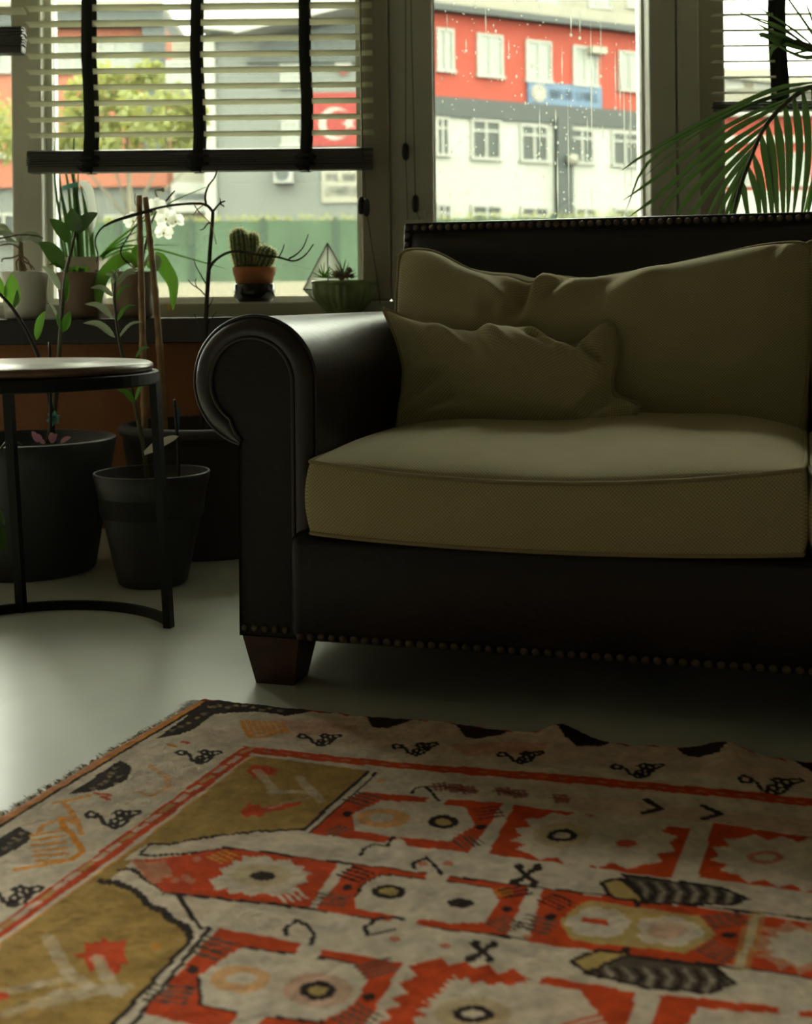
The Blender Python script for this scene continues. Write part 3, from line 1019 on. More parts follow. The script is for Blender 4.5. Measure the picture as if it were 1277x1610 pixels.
def arm(mirror):
    def T(s, d, z):
        return L(SOFA_W - s, d, z) if mirror else L(s, d, z)
    prof = arm_profile()
    N = len(prof)
    nrm = []
    for i in range(N):
        a, b = prof[max(i - 1, 0)], prof[min(i + 1, N - 1)]
        tx, tz = b[0] - a[0], b[1] - a[1]
        l = math.hypot(tx, tz)
        nrm.append((tz / l, -tx / l))     # pointing inward for this winding
    wt = []
    for i, (s, z) in enumerate(prof):
        if i < 5: w = 0.0
        elif i < 5 + 4: w = (i - 4) / 4.0
        else: w = 1.0
        wt.append(w)
    # the leather body: sleeve running back, front edge rolled over
    rings = [(0.86, 0), (0.6, 0), (0.35, 0), (0.12, 0), (0.028, 0.0), (0.014, 0.0015), (0.005, 0.006), (0.0, 0.013), (-0.002, 0.022), (0.0, 0.031), (0.004, 0.036)]
    v, f = [], []
    for d, off in rings:
        for i in range(N):
            s, z = prof[i]
            w = wt[i]
            s2, z2 = s + nrm[i][0] * off * w, z + nrm[i][1] * off * w
            v.append(T(s2, d, z2))
    for r in range(len(rings) - 1):
        for i in range(N - 1):
            q = r * N + i
            f.append((q, q + 1, q + N + 1, q + N))
        q = r * N
        f.append((q + N - 1, q, q + N, q + 2 * N - 1))
    f.append(tuple(range(N - 1, -1, -1)))
    a = build('arm', v, f, M['leather_arm'], sofa, True)
    # flat front panel inside the welt
    ins = [(prof[i][0] + nrm[i][0] * 0.036 * wt[i], prof[i][1] + nrm[i][1] * 0.036 * wt[i]) for i in range(N)]
    mb = MB()
    mb.prism([T(s + (0.0 if i else 0), 0.004, max(z, 0.087)) for i, (s, z) in enumerate(ins)], T(0, 0.02, 0) - T(0, 0, 0))
    mb.go('arm_panel', M['leather_panel'], sofa)
    MB().tube([T(ins[i][0], 0.0025, ins[i][1]) for i in range(5, N)], 0.0042, 8).go('arm_piping', M['piping_leather'], sofa, True)
    MB().tube([T(prof[i][0] - nrm[i][0] * 0.001, 0.016, prof[i][1] - nrm[i][1] * 0.001) for i in range(4, N - 1)], 0.0032, 8).go('arm_piping', M['piping_leather'], sofa, True)
    return a


arm(False)
arm(True)

# base with the front rail
def rail_T(x, y, z): return L(x, y, z)
MB().rbox((0.100, -0.030, 0.088), (SOFA_W - 0.10, 0.05, 0.272), 0.022, 4, rail_T).go('front_rail', M['leather'], sofa, True)
MB().box((0.02, 0.05, 0.088), (SOFA_W - 0.02, 0.84, 0.25), rail_T).go('base', M['leather'], sofa)


def leg(s, d, ns=1):
    mb = MB()
    w, t = 0.104, 0.072
    top, bot, y = 0.0, 0.016, 0.088
    v = []
    for z, i in ((0.0, 0.0175), (y, 0.0)):
        for (a, b) in ((0, 0), (1, 0), (1, 1), (0, 1)):
            v.append(L(s + (i if a == 0 else w - i), d + (i if b == 0 else w - i), z))
    mb.add(v, [(3, 2, 1, 0), (4, 5, 6, 7), (0, 1, 5, 4), (1, 2, 6, 5), (2, 3, 7, 6), (3, 0, 4, 7)])
    return mb.go('leg', M['sofa_wood'], sofa)


leg(0.002, 0.004)
leg(SOFA_W - 0.106, 0.004)
leg(0.002, 0.74)
leg(SOFA_W - 0.106, 0.74)

# back: leaning slab with a studded border round a padded panel
BK0, BKZ, BKS = 0.700, 0.25, 0.17       # front face d at z=0.25, slope
BL, BR, BT = 0.060, SOFA_W - 0.060, 0.834


def back_T(s, q, z):
    return L(s, BK0 + BKS * (z - BKZ) + q, z)


mb = MB().rbox((BL, 0.0, 0.10), (BR, 0.10, BT), 0.007, 3, back_T)
mb.go('back_frame', M['leather'], sofa, True)
# padded inner panel
nu, nv = 40, 14
v, f = [], []
pl, pr, pt, pb = BL + 0.021, BR - 0.021, BT - 0.024, 0.30
for j in range(nv + 1):
    for i in range(nu + 1):
        a, b = i / nu, j / nv
        # denser near the edges
        a2, b2 = 0.5 - 0.5 * math.cos(PI * a), 0.5 - 0.5 * math.cos(PI * b)
        s = pl + (pr - pl) * a2
        z = pb + (pt - pb) * b2
        e = min(s - pl, pr - s, pt - z)
        q = -0.034 * (1 - math.exp(-(max(e, 0) / 0.018))) + 0.002
        v.append(back_T(s, q, z))
for j in range(nv):
    for i in range(nu):
        q = j * (nu + 1) + i
        f.append((q, q + 1, q + nu + 2, q + nu + 1))
build('back_panel', v, f, M['leather_arm'], sofa, True)

# studs
nb = MB()
v, f = [], []
prof = [(1.0, 0.0), (0.92, -0.35), (0.6, -0.7), (0.0, -0.85)]
for r, y in prof[:-1]:
    for k in range(8):
        v.append((r * math.cos(2 * PI * k / 8), y, r * math.sin(2 * PI * k / 8)))
v.append((0, -0.85, 0))
for j in range(2):
    for k in range(8):
        f.append((j * 8 + k, j * 8 + (k + 1) % 8, (j + 1) * 8 + (k + 1) % 8, (j + 1) * 8 + k))
for k in range(8):
    f.append((16 + k, 16 + (k + 1) % 8, 24))
nail_me = bpy.data.meshes.new('stud')
nail_me.from_pydata(v, [], f)
nail_me.polygons.foreach_set('use_smooth', [True] * len(nail_me.polygons))
nail_me.materials.append(M['nail'])
YAW = -ANG


def nail(p, r=0.0072):
    shared('stud', nail_me, sofa, p, (0, 0, YAW), (r, r, r))


s = BL + 0.0105
while s < BR - 0.008:
    nail(back_T(s, 0.0, BT - 0.0125))
    s += 0.0190
z = BT - 0.031
while z > 0.60:
    nail(back_T(BL + 0.0105, 0.0, z))
    nail(back_T(BR - 0.0105, 0.0, z))
    z -= 0.0190
s = 0.007
while s < SOFA_W:
    d = 0.004 if (s < 0.105 or s > SOFA_W - 0.105) else -0.0275
    nail(L(s, d, 0.0995), 0.0070)
    s += 0.0190

# ------------------------------------------------------------------ cushions


def seg_dist(p, a, b):
    ax, ay = a
    bx, by = b
    vx, vy = bx - ax, by - ay
    l2 = vx * vx + vy * vy
    t = np.clip(((p[0] - ax) * vx + (p[1] - ay) * vy) / l2, 0, 1)
    return np.hypot(p[0] - ax - t * vx, p[1] - ay - t * vy), t


def cushion(t, E, nrm, thick, crown_f, crown_b, wr=None, nu=64, nv=44, gus=6, bulge=0.012, m=None, size=(0.8, 0.6), pipe=0.0042, edge_pow=(4, 4), label=None, topw=0.0):
    """a boxed cushion: E(u,v) on the front seam plane, nrm the way its face looks; gusset; back"""
    V, F, UV = [], [], []
    us = [math.sin(PI / 2 * (2 * i / nu - 1)) * 0.75 + 0.25 * (2 * i / nu - 1) for i in range(nu + 1)]
    vs = [math.sin(PI / 2 * (2 * j / nv - 1)) * 0.75 + 0.25 * (2 * j / nv - 1) for j in range(nv + 1)]
    us[0], us[-1], vs[0], vs[-1] = -1, 1, -1, 1

    def prof(u, v):
        return max(0.0, (1 - abs(u) ** edge_pow[0])) ** 0.6 * max(0.0, (1 - abs(v) ** edge_pow[1])) ** 0.6

    idx = {}
    for j, v in enumerate(vs):
        for i, u in enumerate(us):
            p = E(u, v, 0)
            h = crown_f * prof(u, v) * (1 + topw * v * abs(v)) + (wr(u, v) * min(1.0, prof(u, v) * 1.3) ** 1.4 if wr else 0)
            idx[('f', i, j)] = len(V)
            V.append(p + nrm * h)
            UV.append((u * size[0] / 2, v * size[1] / 2))
    for j in range(nv):
        for i in range(nu):
            F.append((idx[('f', i, j)], idx[('f', i + 1, j)], idx[('f', i + 1, j + 1)], idx[('f', i, j + 1)]))
    for j, v in enumerate(vs):
        for i, u in enumerate(us):
            p = E(u, v, 1)
            idx[('b', i, j)] = len(V)
            V.append(p - nrm * (thick + crown_b * prof(u, v)))
            UV.append((u * size[0] / 2, v * size[1] / 2))
    for j in range(nv):
        for i in range(nu):
            F.append((idx[('b', i, j)], idx[('b', i, j + 1)], idx[('b', i + 1, j + 1)], idx[('b', i + 1, j)]))
    ring = [(i, 0) for i in range(nu)] + [(nu, j) for j in range(nv)] + [(i, nv) for i in range(nu, 0, -1)] + [(0, j) for j in range(nv, 0, -1)]
    R = len(ring)
    cen = sum((V[idx[('f', i, j)]] for i, j in ring), Vector((0, 0, 0))) / R
    if gus:
        rows = [[idx[('f', i, j)] for i, j in ring]]
        acc = [0.0]
        for k in range(R):
            acc.append(acc[-1] + (V[rows[0][(k + 1) % R]] - V[rows[0][k]]).length)
        # own vertices for the gusset, so that its weave has its own direction
        rows = []
        for g in range(gus + 1):
            a = g / gus
            row = []
            for k, (i, j) in enumerate(ring):
                pf, pb = V[idx[('f', i, j)]], V[idx[('b', i, j)]]
                p = pf.lerp(pb, a)
                # swell outward, in the seam plane
                q0, q1 = V[idx[('f',) + ring[(k - 1) % R]]], V[idx[('f',) + ring[(k + 1) % R]]]
                tng = (q1 - q0).normalized()
                o = tng.cross(nrm)
                row.append(len(V))
                V.append(p + o * bulge * 4 * a * (1 - a))
                UV.append((acc[k], a * (pf - pb).length))
            rows.append(row)
        for g in range(gus):
            for k in range(R):
                k2 = (k + 1) % R
                F.append((rows[g][k], rows[g + 1][k], rows[g + 1][k2], rows[g][k2]))
    seam = [V[idx[('f', i, j)]] + nrm * 0.0005 for i, j in ring]
    body = build('cover', V, F, m or M['fabric'], t, True, uvs=UV)
    MB().tube(seam, pipe, 7, closed=True).go('piping', M['fabric_piping'], t, True)
    if gus:
        MB().tube([V[idx[('b', i, j)]] for i, j in ring], pipe, 6, closed=True).go('piping', M['fabric_piping'], t, True)
    return body


# seat cushions
def seat(label, s0, s1, mirror=False):
    t = thing('seat_cushion', label, 'cushion', L((s0 + s1) / 2, 0.3, 0.272), 'seat cushions of the leather sofa')
    d0, d1 = -0.042, 0.66
    hw, hd = (s1 - s0) / 2, (d1 - d0) / 2

    def E(u, v, back):
        uu = u * math.sqrt(1 - 0.035 * v ** 6)
        vv = v * math.sqrt(1 - 0.035 * u ** 6)
        zt = 0.396 - 0.026 * (1 - u * u) * ((1 - v) / 2) ** 1.2 + 0.004 * u
        zb = 0.274 - 0.010 * (1 - u * u)
        front = 0.012 * (1 - u * u) * ((1 - v) / 2)
        return L((s0 + s1) / 2 + hw * uu, (d0 + d1) / 2 + hd * vv - front, zb if back else zt)

    def wr(u, v):
        return 0.004 * math.sin(3.1 * u + 1.0) * math.sin(2.3 * v + .5) + 0.002 * math.sin(9 * u + 3 * v)
    up = Vector((0, 0, 1))
    cushion(t, E, up, 0.0, 0.048, 0.0, wr, 60, 40, 8, 0.010, size=(2 * hw, 2 * hd), edge_pow=(4, 2.4), pipe=0.0038)


SC0, SC1 = 0.1385, 0.932
seat('khaki woven seat cushion under the pillows, left of the two', SC0, SC1)
seat('khaki woven seat cushion cut off by the right edge of the picture', SC1 + 0.003, SOFA_W - 0.1385)


def coons(left, right, bottom, top, plane, k, n=40):
    """outline drawn as four runs of photo points, put on a leaning plane of the sofa; returns E(u,v)"""
    def run(pts):
        q = np.array(pts, float)
        dist = np.concatenate([[0], np.cumsum(np.hypot(*np.diff(q, axis=0).T))])
        return q, dist / dist[-1]

    def at(rn, a):
        q, d = rn
        return np.array([np.interp(a, d, q[:, 0]), np.interp(a, d, q[:, 1])])
    Lr, Rr, Br, Tr = run(left), run(right), run(bottom), run(top)

    def px(u, v):
        a, b = (u + 1) / 2, (v + 1) / 2
        l, r, bo, to = at(Lr, b), at(Rr, b), at(Br, a), at(Tr, a)
        c = (1 - a) * (1 - b) * at(Lr, 0) + a * (1 - b) * at(Rr, 0) + (1 - a) * b * at(Lr, 1) + a * b * at(Rr, 1)
        return (1 - a) * l + a * r + (1 - b) * bo + b * to - c
    return px


def smooth_run(pts, n=26):
    return [(p.x, p.y) for p in smooth_path([(x, y, 0) for x, y in pts], n)]


def creases(px, lst):
    def wr(u, v):
        p = px(u, v)
        h = 0.0
        for a, b, dep, wid in lst:
            d, t = seg_dist(p, a, b)
            h += 1.7 * dep * math.exp(-(d / wid) ** 2) * (1 - 0.75 * t)
        return h
    return wr


# big back cushion
k_ = 0.36
BC0 = 0.360      # d of the seam plane at z = 0
top = smooth_run([(629, 404), (640, 395), (665, 394), (690, 400), (730, 421), (757, 432), (800, 437), (822, 444), (838, 446), (856, 438), (885, 437), (930, 443), (955, 437), (1000, 429), (1050, 420), (1120, 405), (1190, 389), (1245, 383), (1266, 386), (1274, 396)], 60)
px_b = coons(smooth_run([(624, 692), (622, 600), (624, 500), (629, 404)]), smooth_run([(1257, 690), (1268, 600), (1275, 490), (1274, 396)]),
             [(624, 692), (900, 694), (1257, 690)], top, None, None)
nrm_b = (L(0, -1, 0) - L(0, 0, 0))
nrm_b = (nrm_b + Vector((0, 0, k_))).normalized()


def E_b(u, v, back):
    p = px_b(u, v)
    s, d, z = S(p[0], p[1], BC0, k_)
    if back:
        # the back seam stays up where the front one has slumped
        a = max(0.0, v)
        px_, lift = p[0], 0.0
        lift = interp([628, 720, 752, 790, 840, 862, 900, 960, 1000], [0, .004, .028, .032, .040, .026, .018, .004, 0], px_)
        w = abs(v) ** 8 if v > 0 else 0
        return L(s, d, z) + Vector((0, 0, lift * w))
    return L(s, d, z)


wr_b = creases(px_b, [((838, 440), (822, 505), -0.030, 13), ((866, 440), (838, 520), 0.016, 12), ((745, 425), (810, 490), 0.014, 12), ((775, 436), (832, 500), -0.012, 11), ((905, 437), (850, 500), -0.010, 12),
                      ((935, 440), (880, 500), 0.010, 14), ((985, 430), (940, 490), -0.008, 14), ((1030, 425), (985, 500), 0.007, 20), ((700, 400), (760, 470), 0.010, 22), ((650, 410), (690, 480), 0.006, 30),
                      ((1225, 388), (1205, 420), -0.012, 8), ((1240, 388), (1228, 425), 0.010, 6), ((1252, 390), (1244, 420), -0.010, 6), ((760, 520), (700, 500), 0.006, 25), ((850, 560), (835, 480), -0.008, 20)])
_b0 = wr_b


def wr_b(u, v):
    return 1.9 * _b0(u, v)


bc = thing('back_cushion', 'large khaki woven back cushion with a slumped top edge behind the small pillow', 'cushion', L(0.45, 0.55, 0.42), 'back cushions of the leather sofa')
cushion(bc, E_b, nrm_b, 0.105, 0.085, 0.02, wr_b, 110, 64, 5, 0.012, size=(0.80, 0.42), edge_pow=(2.4, 3.6), pipe=0.0058, topw=0.35)

# its neighbour, mostly outside the frame: a copy of the whole cushion
bc2 = bc.copy()
COL.objects.link(bc2)
bc2.location = bc.location + (L(0.832, 0.01, 0) - L(0, 0, 0))
bc2['label'] = 'khaki back cushion showing only a sliver at the right edge of the picture'
for ch in [o for o in COL.objects if o.parent == bc]:
    c2 = ch.copy()
    COL.objects.link(c2)
    c2.parent = bc2
ORIGIN[bc2.name] = bc2.location.copy()

# small pillow with four ears
k2 = 0.55
PC0 = 0.135
px_p = coons(smooth_run([(626, 672), (630, 640), (637, 590), (625, 535), (604, 486)]), smooth_run([(1008, 637), (968, 622), (962, 600), (969, 560), (966, 530), (956, 506)]),
             smooth_run([(626, 672), (700, 678), (800, 684), (900, 685), (960, 680), (985, 668), (1008, 637)]),
             smooth_run([(604, 486), (622, 494), (650, 507), (685, 516), (720, 523), (752, 526), (800, 520), (830, 520), (858, 532), (880, 546), (905, 547), (925, 532), (942, 512), (956, 506)], 50), None, None)
nrm_p = ((L(0, -1, 0) - L(0, 0, 0)) + Vector((0, 0, k2))).normalized()


def E_p(u, v, back):
    p = px_p(u, v)
    return L(*S(p[0], p[1], PC0, k2))


wr_p = creases(px_p, [((905, 548), (840, 540), -0.020, 7), ((905, 550), (968, 598), -0.018, 7), ((935, 530), (880, 575), 0.012, 8), ((920, 572), (968, 620), 0.010, 9), ((690, 518), (735, 560), 0.010, 9), ((715, 523), (760, 575), -0.010, 9),
                      ((770, 526), (830, 590), 0.012, 11), ((745, 528), (800, 590), -0.007, 9), ((815, 522), (880, 570), -0.010, 8), ((845, 528), (905, 580), 0.009, 9), ((640, 505), (680, 560), 0.008, 12), ((630, 500), (650, 560), -0.008, 9),
                      ((632, 665), (720, 640), -0.012, 8), ((630, 640), (700, 610), -0.010, 8), ((636, 652), (740, 660), 0.008, 8), ((965, 625), (930, 660), -0.026, 10), ((985, 640), (950, 670), 0.010, 10), ((640, 600), (720, 590), 0.006, 12)])
_w0 = wr_p


def wr_p(u, v):
    return 1.75 * _w0(u, v)


tp = thing('throw_pillow', 'small khaki woven pillow with pointed ears lying against the arm', 'pillow', L(0.3, 0.4, 0.42))
cushion(tp, E_p, nrm_p, 0.0, 0.075, 0.055, wr_p, 96, 64, 0, 0, size=(0.42, 0.24), edge_pow=(2.2, 3.0), pipe=0.0054, topw=0.4)

# ================================================================== the rug
RA = math.radians(17.0)
RC, RS = math.cos(RA), math.sin(RA)
RZ = 0.009
rug_o = FL(318, 1097, RZ)


def ab(px, py):
    """photo point -> rug coordinates (a along the sofa, b towards the camera)"""
    p = FL(px, py, RZ) - rug_o
    return p.x * RC - p.y * RS, -p.x * RS - p.y * RC


a_, b_ = ab(0, 1280)
KL = a_ / b_                    # the fringed end is not quite square
a_, b_ = ab(1277, 1196)
KB = b_ / a_
RW, RH, RSTEP = 1.95, 1.30, 0.0029
NA, NB = int(RW / RSTEP), int(RH / RSTEP)
ga = np.linspace(0, RW, NA)
gb = np.linspace(0, RH, NB)
GA, GB = np.meshgrid(ga, gb)            # skewed grid coordinates
CREAM, RED, DK, OCH, ORA, PNK, GRY, YEL, DRED = (.70, .575, .44), (.62, .066, .008), (.034, .018, .012), (.42, .25, .065), (.78, .29, .02), (.60, .26, .15), (.11, .08, .055), (.52, .35, .12), (.24, .03, .014)
paint = np.empty((NB, NA, 3), np.float32)
paint[:] = CREAM


def skew(q):
    a, b = q
    # a = a' + KL b', b = b' + KB a'
    det = 1 - KL * KB
    return (a - KL * b) / det, (b - KB * a) / det


def R2(pts):
    return [skew(ab(*p)) for p in pts]


def fill(poly, col, alpha=1.0):
    q = np.array(poly)
    i0, i1 = max(0, int(q[:, 0].min() / RW * (NA - 1))), min(NA, int(q[:, 0].max() / RW * (NA - 1)) + 2)
    j0, j1 = max(0, int(q[:, 1].min() / RH * (NB - 1))), min(NB, int(q[:, 1].max() / RH * (NB - 1)) + 2)
    if i1 <= i0 or j1 <= j0: return
    X, Y = GA[j0:j1, i0:i1], GB[j0:j1, i0:i1]
    ins = np.zeros(X.shape, bool)
    n = len(q)
    for k in range(n):
        x0, y0 = q[k]
        x1, y1 = q[(k + 1) % n]
        if y0 == y1: continue
        c = (y0 > Y) != (y1 > Y)
        ins ^= c & (X < (x1 - x0) * (Y - y0) / (y1 - y0) + x0)
    reg = paint[j0:j1, i0:i1]
    reg[ins] = reg[ins] * (1 - alpha) + np.array(col, np.float32) * alpha


def poly(pts, col, alpha=1.0):
    fill(R2(pts), col, alpha)


def line_r(q, w, col, alpha=1.0, closed=False):
    q = [np.array(p) for p in q]
    if closed: q.append(q[0])
    for p0, p1 in zip(q[:-1], q[1:]):
        lo, hi = np.minimum(p0, p1) - w, np.maximum(p0, p1) + w
        i0, i1 = max(0, int(lo[0] / RW * (NA - 1))), min(NA, int(hi[0] / RW * (NA - 1)) + 2)
        j0, j1 = max(0, int(lo[1] / RH * (NB - 1))), min(NB, int(hi[1] / RH * (NB - 1)) + 2)
        if i1 <= i0 or j1 <= j0: continue
        d, _ = seg_dist((GA[j0:j1, i0:i1], GB[j0:j1, i0:i1]), p0, p1 + 1e-9)
        reg = paint[j0:j1, i0:i1]
        m_ = d < w / 2
        reg[m_] = reg[m_] * (1 - alpha) + np.array(col, np.float32) * alpha


def line(pts, w, col, alpha=1.0, closed=False):
    line_r(R2(pts), w * (.66 if col is DK else .85), col, alpha, closed)


def ell(px, py, rx, ry, col, alpha=1.0, n=36):
    poly([(px + rx * math.cos(2 * PI * k / n), py + ry * math.sin(2 * PI * k / n)) for k in range(n)], col, alpha)


def teeth(p0, p1, n, ln, col, w=None, sgn=1):
    """short comb strokes along a line, square to it on the rug"""
    q0, q1 = [np.array(x) for x in R2([p0, p1])]
    d = q1 - q0
    l = np.hypot(*d)
    nn = np.array([-d[1], d[0]]) / l * sgn
    w = w or l / n * 0.5
    for k in range(n):
        c = q0 + d * (k + .5) / n
        line_r([c, c + nn * ln], w, col)


def saw(pts, n, amp, col, closed=True):
    """a filled shape whose outline is toothed"""
    q = [np.array(p) for p in R2(pts)]
    out = []
    m_ = len(q)
    for k in range(m_):
        a, b = q[k], q[(k + 1) % m_]
        d = b - a
        l = np.hypot(*d)
        nn = np.array([d[1], -d[0]]) / max(l, 1e-6)
        c = max(2, int(l / n))
        for i in range(c):
            out.append(a + d * i / c + nn * amp * 0.0)
            out.append(a + d * (i + .5) / c + nn * amp)
    fill(out, col)


def ring_(px, py, rx, ry, halo=None, inner=CREAM):
    if halo:
        ell(px, py, rx * 1.9, ry * 1.9, halo, 0.55)
    ell(px, py, rx, ry, DK)
    ell(px, py, rx * .55, ry * .5, inner)


# -------- border
poly([(560, 1128), (1290, 1200), (1290, 1240), (640, 1180), (420, 1160), (380, 1132), (440, 1128)], PNK, .22)
line([(318, 1101), (0, 1286), (-400, 1520)], .030, ORA)
line([(316, 1104), (0, 1289), (-400, 1526)], .008, PNK)
line([(322, 1108), (0, 1296), (-400, 1536)], .007, DK)
line([(310, 1100), (800, 1142), (1400, 1209)], .020, DRED)
for k in range(44):
    a = 0.02 + k * .044
    line_r([(a, .004), (a + .02, .010)], .006, RED)
for p in ([(321, 1104), (351, 1101), (451, 1112), (490, 1118), (451, 1126), (411, 1120), (361, 1121), (336, 1124), (321, 1136), (301, 1150), (281, 1157), (245, 1163), (286, 1134)],
          [(190, 1195), (208, 1208), (200, 1226), (165, 1241), (110, 1248), (147, 1224)],
          [(30, 1297), (52, 1310), (40, 1325), (-20, 1357), (-40, 1340)],
          [(577, 1126), (655, 1131), (640, 1137), (610, 1144), (585, 1143)], [(716, 1142), (801, 1150), (782, 1158), (751, 1162), (732, 1160)],
          [(871, 1153), (960, 1166), (943, 1175), (908, 1179), (888, 1169)], [(1063, 1178), (1148, 1182), (1131, 1197), (1097, 1196), (1076, 1189)], [(1247, 1194), (1330, 1208), (1300, 1222), (1277, 1214)]):
    poly(p, DK)
for (x, y) in ((345, 1110), (372, 1110), (398, 1113), (425, 1114), (310, 1130), (297, 1138), (330, 1112), (172, 1222), (182, 1232), (22, 1316)):
    ell(x, y, 4, 2, YEL, .6)
for (x, y) in ((176, 1216), (186, 1221), (166, 1229), (158, 1234), (146, 1240), (180, 1208), (16, 1324), (28, 1318), (34, 1308), (8, 1332), (270, 1150), (284, 1144), (320, 1124), (336, 1112), (358, 1113), (384, 1110), (412, 1117), (440, 1118)):
    ell(x, y, 5, 2.2, (.30, .20, .12), .7)
    ell(x + 6, y - 2, 3, 1.4, GRY, .9)
# orange scribbles of the border
for k in range(8):
    line([(380 + k * 9, 1134 + k * .3), (390 + k * 9, 1156 - k * .6)], .008, ORA, .85)
line([(382, 1140), (394, 1160), (420, 1158), (450, 1147)], .008, ORA)
poly([(440, 1132), (560, 1140), (566, 1148), (470, 1156)], PNK, .55)
poly([(705, 1172), (800, 1166), (866, 1172), (850, 1186), (780, 1184), (735, 1190)], RED, .35)
line([(265, 1172), (275, 1175)], .008, ORA)
line([(288, 1168), (296, 1170)], .010, RED)
line([(150, 1246), (172, 1250)], .008, RED)
line([(160, 1252), (170, 1256)], .008, RED)
line([(235, 1205), (262, 1222), (266, 1238), (240, 1250), (215, 1246)], .010, ORA, .5)
for k in range(6):
    line([(50 + k * 1.5, 1312 + k * 8), (98 + k * 2, 1304 + k * 9.4)], .009, ORA, .9)
line([(24, 1366), (80, 1356), (112, 1350), (131, 1338), (126, 1328), (118, 1322), (112, 1310), (100, 1300), (96, 1284)], .010, ORA)
line([(96, 1284), (68, 1296), (60, 1308)], .009, ORA, .8)
line([(100, 1262), (112, 1275), (122, 1290), (128, 1310)], .009, ORA, .8)
line([(85, 1262), (108, 1258), (140, 1250)], .010, ORA, .8)
line([(104, 1284), (118, 1292)], .012, ORA, .8)


def motif(cx, cy, s=1.0, q=1.0):
    def t(pts): return [(cx + (x - 180) * s, cy + (y - 1287) * s * q) for x, y in pts]
    w = .0088
    line(t([(134, 1279), (141, 1275), (152, 1278), (150, 1284), (139, 1284)]), w, DK, closed=True)
    line(t([(152, 1280), (158, 1283), (165, 1295), (181, 1302), (195, 1296), (205, 1285), (221, 1278), (218, 1275), (200, 1276), (186, 1275), (178, 1278)]), w, DK)
    for (x, y) in ((180, 1291), (190, 1286), (198, 1281), (188, 1278), (178, 1297)):
        line(t([(x + 6.5 * math.cos(a), y + 4.6 * math.sin(a)) for a in [2 * PI * k / 8 for k in range(8)]]), w * .9, DK, closed=True)


for m_ in ((180, 1287, 1, 1), (315, 1190, .82, .9), (22, 1408, 1.1, 1.1), (505, 1162, .78, .85), (655, 1177, .82, .8), (820, 1191, .82, .8), (1005, 1212, .95, .85), (1215, 1236, 1.15, .85)):
    motif(*m_)
motif(-130, 1560, 1.2, 1.1)
# -------- inner guard stripe
poly([(381, 1175), (397, 1184), (200, 1332), (0, 1474), (-300, 1690), (-330, 1680), (0, 1452), (200, 1308)], RED)
poly([(381, 1173), (640, 1198), (960, 1226), (1400, 1266), (1400, 1278), (960, 1239), (640, 1208), (392, 1184)], RED)
for k in range(22):
    u = k / 21
    a = np.array((381, 1184)) * (1 - u) + np.array((-60, 1505)) * u
    b = a + np.array((16 - 2 * u, -9 - 2 * u))
    line([tuple(a), tuple(b)], .010, CREAM if k % 3 else YEL, .8)
for k in range(30):
    u = k / 29
    x, y = 415 + 900 * u, 1181.5 + 84 * u
    line([(x, y), (x + 9, y + 1)], .006, PNK, .7)
line([(396, 1190), (200, 1343), (0, 1486)], .007, ORA, .8)
# -------- ochre corner fields
poly([(399, 1188), (520, 1202), (582, 1211), (478, 1306), (411, 1308), (351, 1313), (301, 1320), (261, 1328), (236, 1327), (220, 1334), (195, 1352), (0, 1500), (0, 1484), (200, 1342)], OCH)
poly([(0, 1492), (195, 1352), (212, 1352), (168, 1386), (183, 1388), (200, 1395), (218, 1407), (235, 1425), (256, 1433), (268, 1447), (291, 1458), (301, 1478), (176, 1612), (-60, 1900), (-400, 1800)], OCH)
line([(578, 1212), (478, 1305)], .009, DK)
line([(592, 1214), (488, 1310)], .007, DK)


def wobble(pts, n, amp):
    out = []
    for p0, p1 in zip(pts[:-1], pts[1:]):
        for k in range(n):
            t = k / n
            out.append((p0[0] + (p1[0] - p0[0]) * t, p0[1] + (p1[1] - p0[1]) * t + amp * (1 if k % 2 else -1)))
    return out + [pts[-1]]


line(wobble([(236, 1327), (261, 1329), (301, 1321), (351, 1314), (411, 1308), (478, 1304)], 5, .9), .009, DK)
line([(219, 1345), (240, 1346), (290, 1343), (352, 1335)], .008, DK)
line([(220, 1344), (226, 1337), (236, 1328)], .007, DK)
line(wobble([(157, 1387), (183, 1388), (200, 1395), (218, 1407), (235, 1425), (256, 1433), (268, 1447), (291, 1458), (301, 1476)], 4, 1.6), .013, DK)
line([(188, 1368), (206, 1366), (222, 1378), (240, 1390), (262, 1406)], .009, DK)
line([(277, 1404), (287, 1420), (300, 1440), (314, 1459)], .008, DK)
line([(303, 1476), (176, 1612), (60, 1730)], .009, DK)
line([(316, 1462), (330, 1461), (207, 1612), (100, 1740)], .008, DK)
poly([(387, 1213), (398, 1201), (408, 1203), (420, 1203), (427, 1206), (436, 1208), (433, 1219), (424, 1216), (417, 1218), (410, 1212), (405, 1220), (401, 1226), (396, 1218)], RED)
poly([(379, 1276), (387, 1268), (392, 1262), (398, 1266), (408, 1263), (411, 1270), (440, 1264), (477, 1258), (470, 1265), (445, 1272), (420, 1277), (408, 1286), (398, 1280), (386, 1286)], RED)
for p in ([(404, 1211), (420, 1228), (432, 1243)], [(470, 1221), (485, 1238), (505, 1258)], [(426, 1246), (460, 1243), (490, 1247)]):
    line(p, .016, CREAM, .45)
line([(425, 1270), (455, 1260), (485, 1254)], .010, CREAM, .3)
poly([(110, 1502), (134, 1498), (133, 1482), (143, 1484), (150, 1480), (158, 1480), (164, 1473), (170, 1480), (174, 1482), (186, 1480), (200, 1477), (197, 1491), (196, 1503), (201, 1517), (190, 1517), (188, 1531), (171, 1530), (162, 1512), (150, 1501), (146, 1505), (150, 1525), (141, 1532), (134, 1508)], RED)
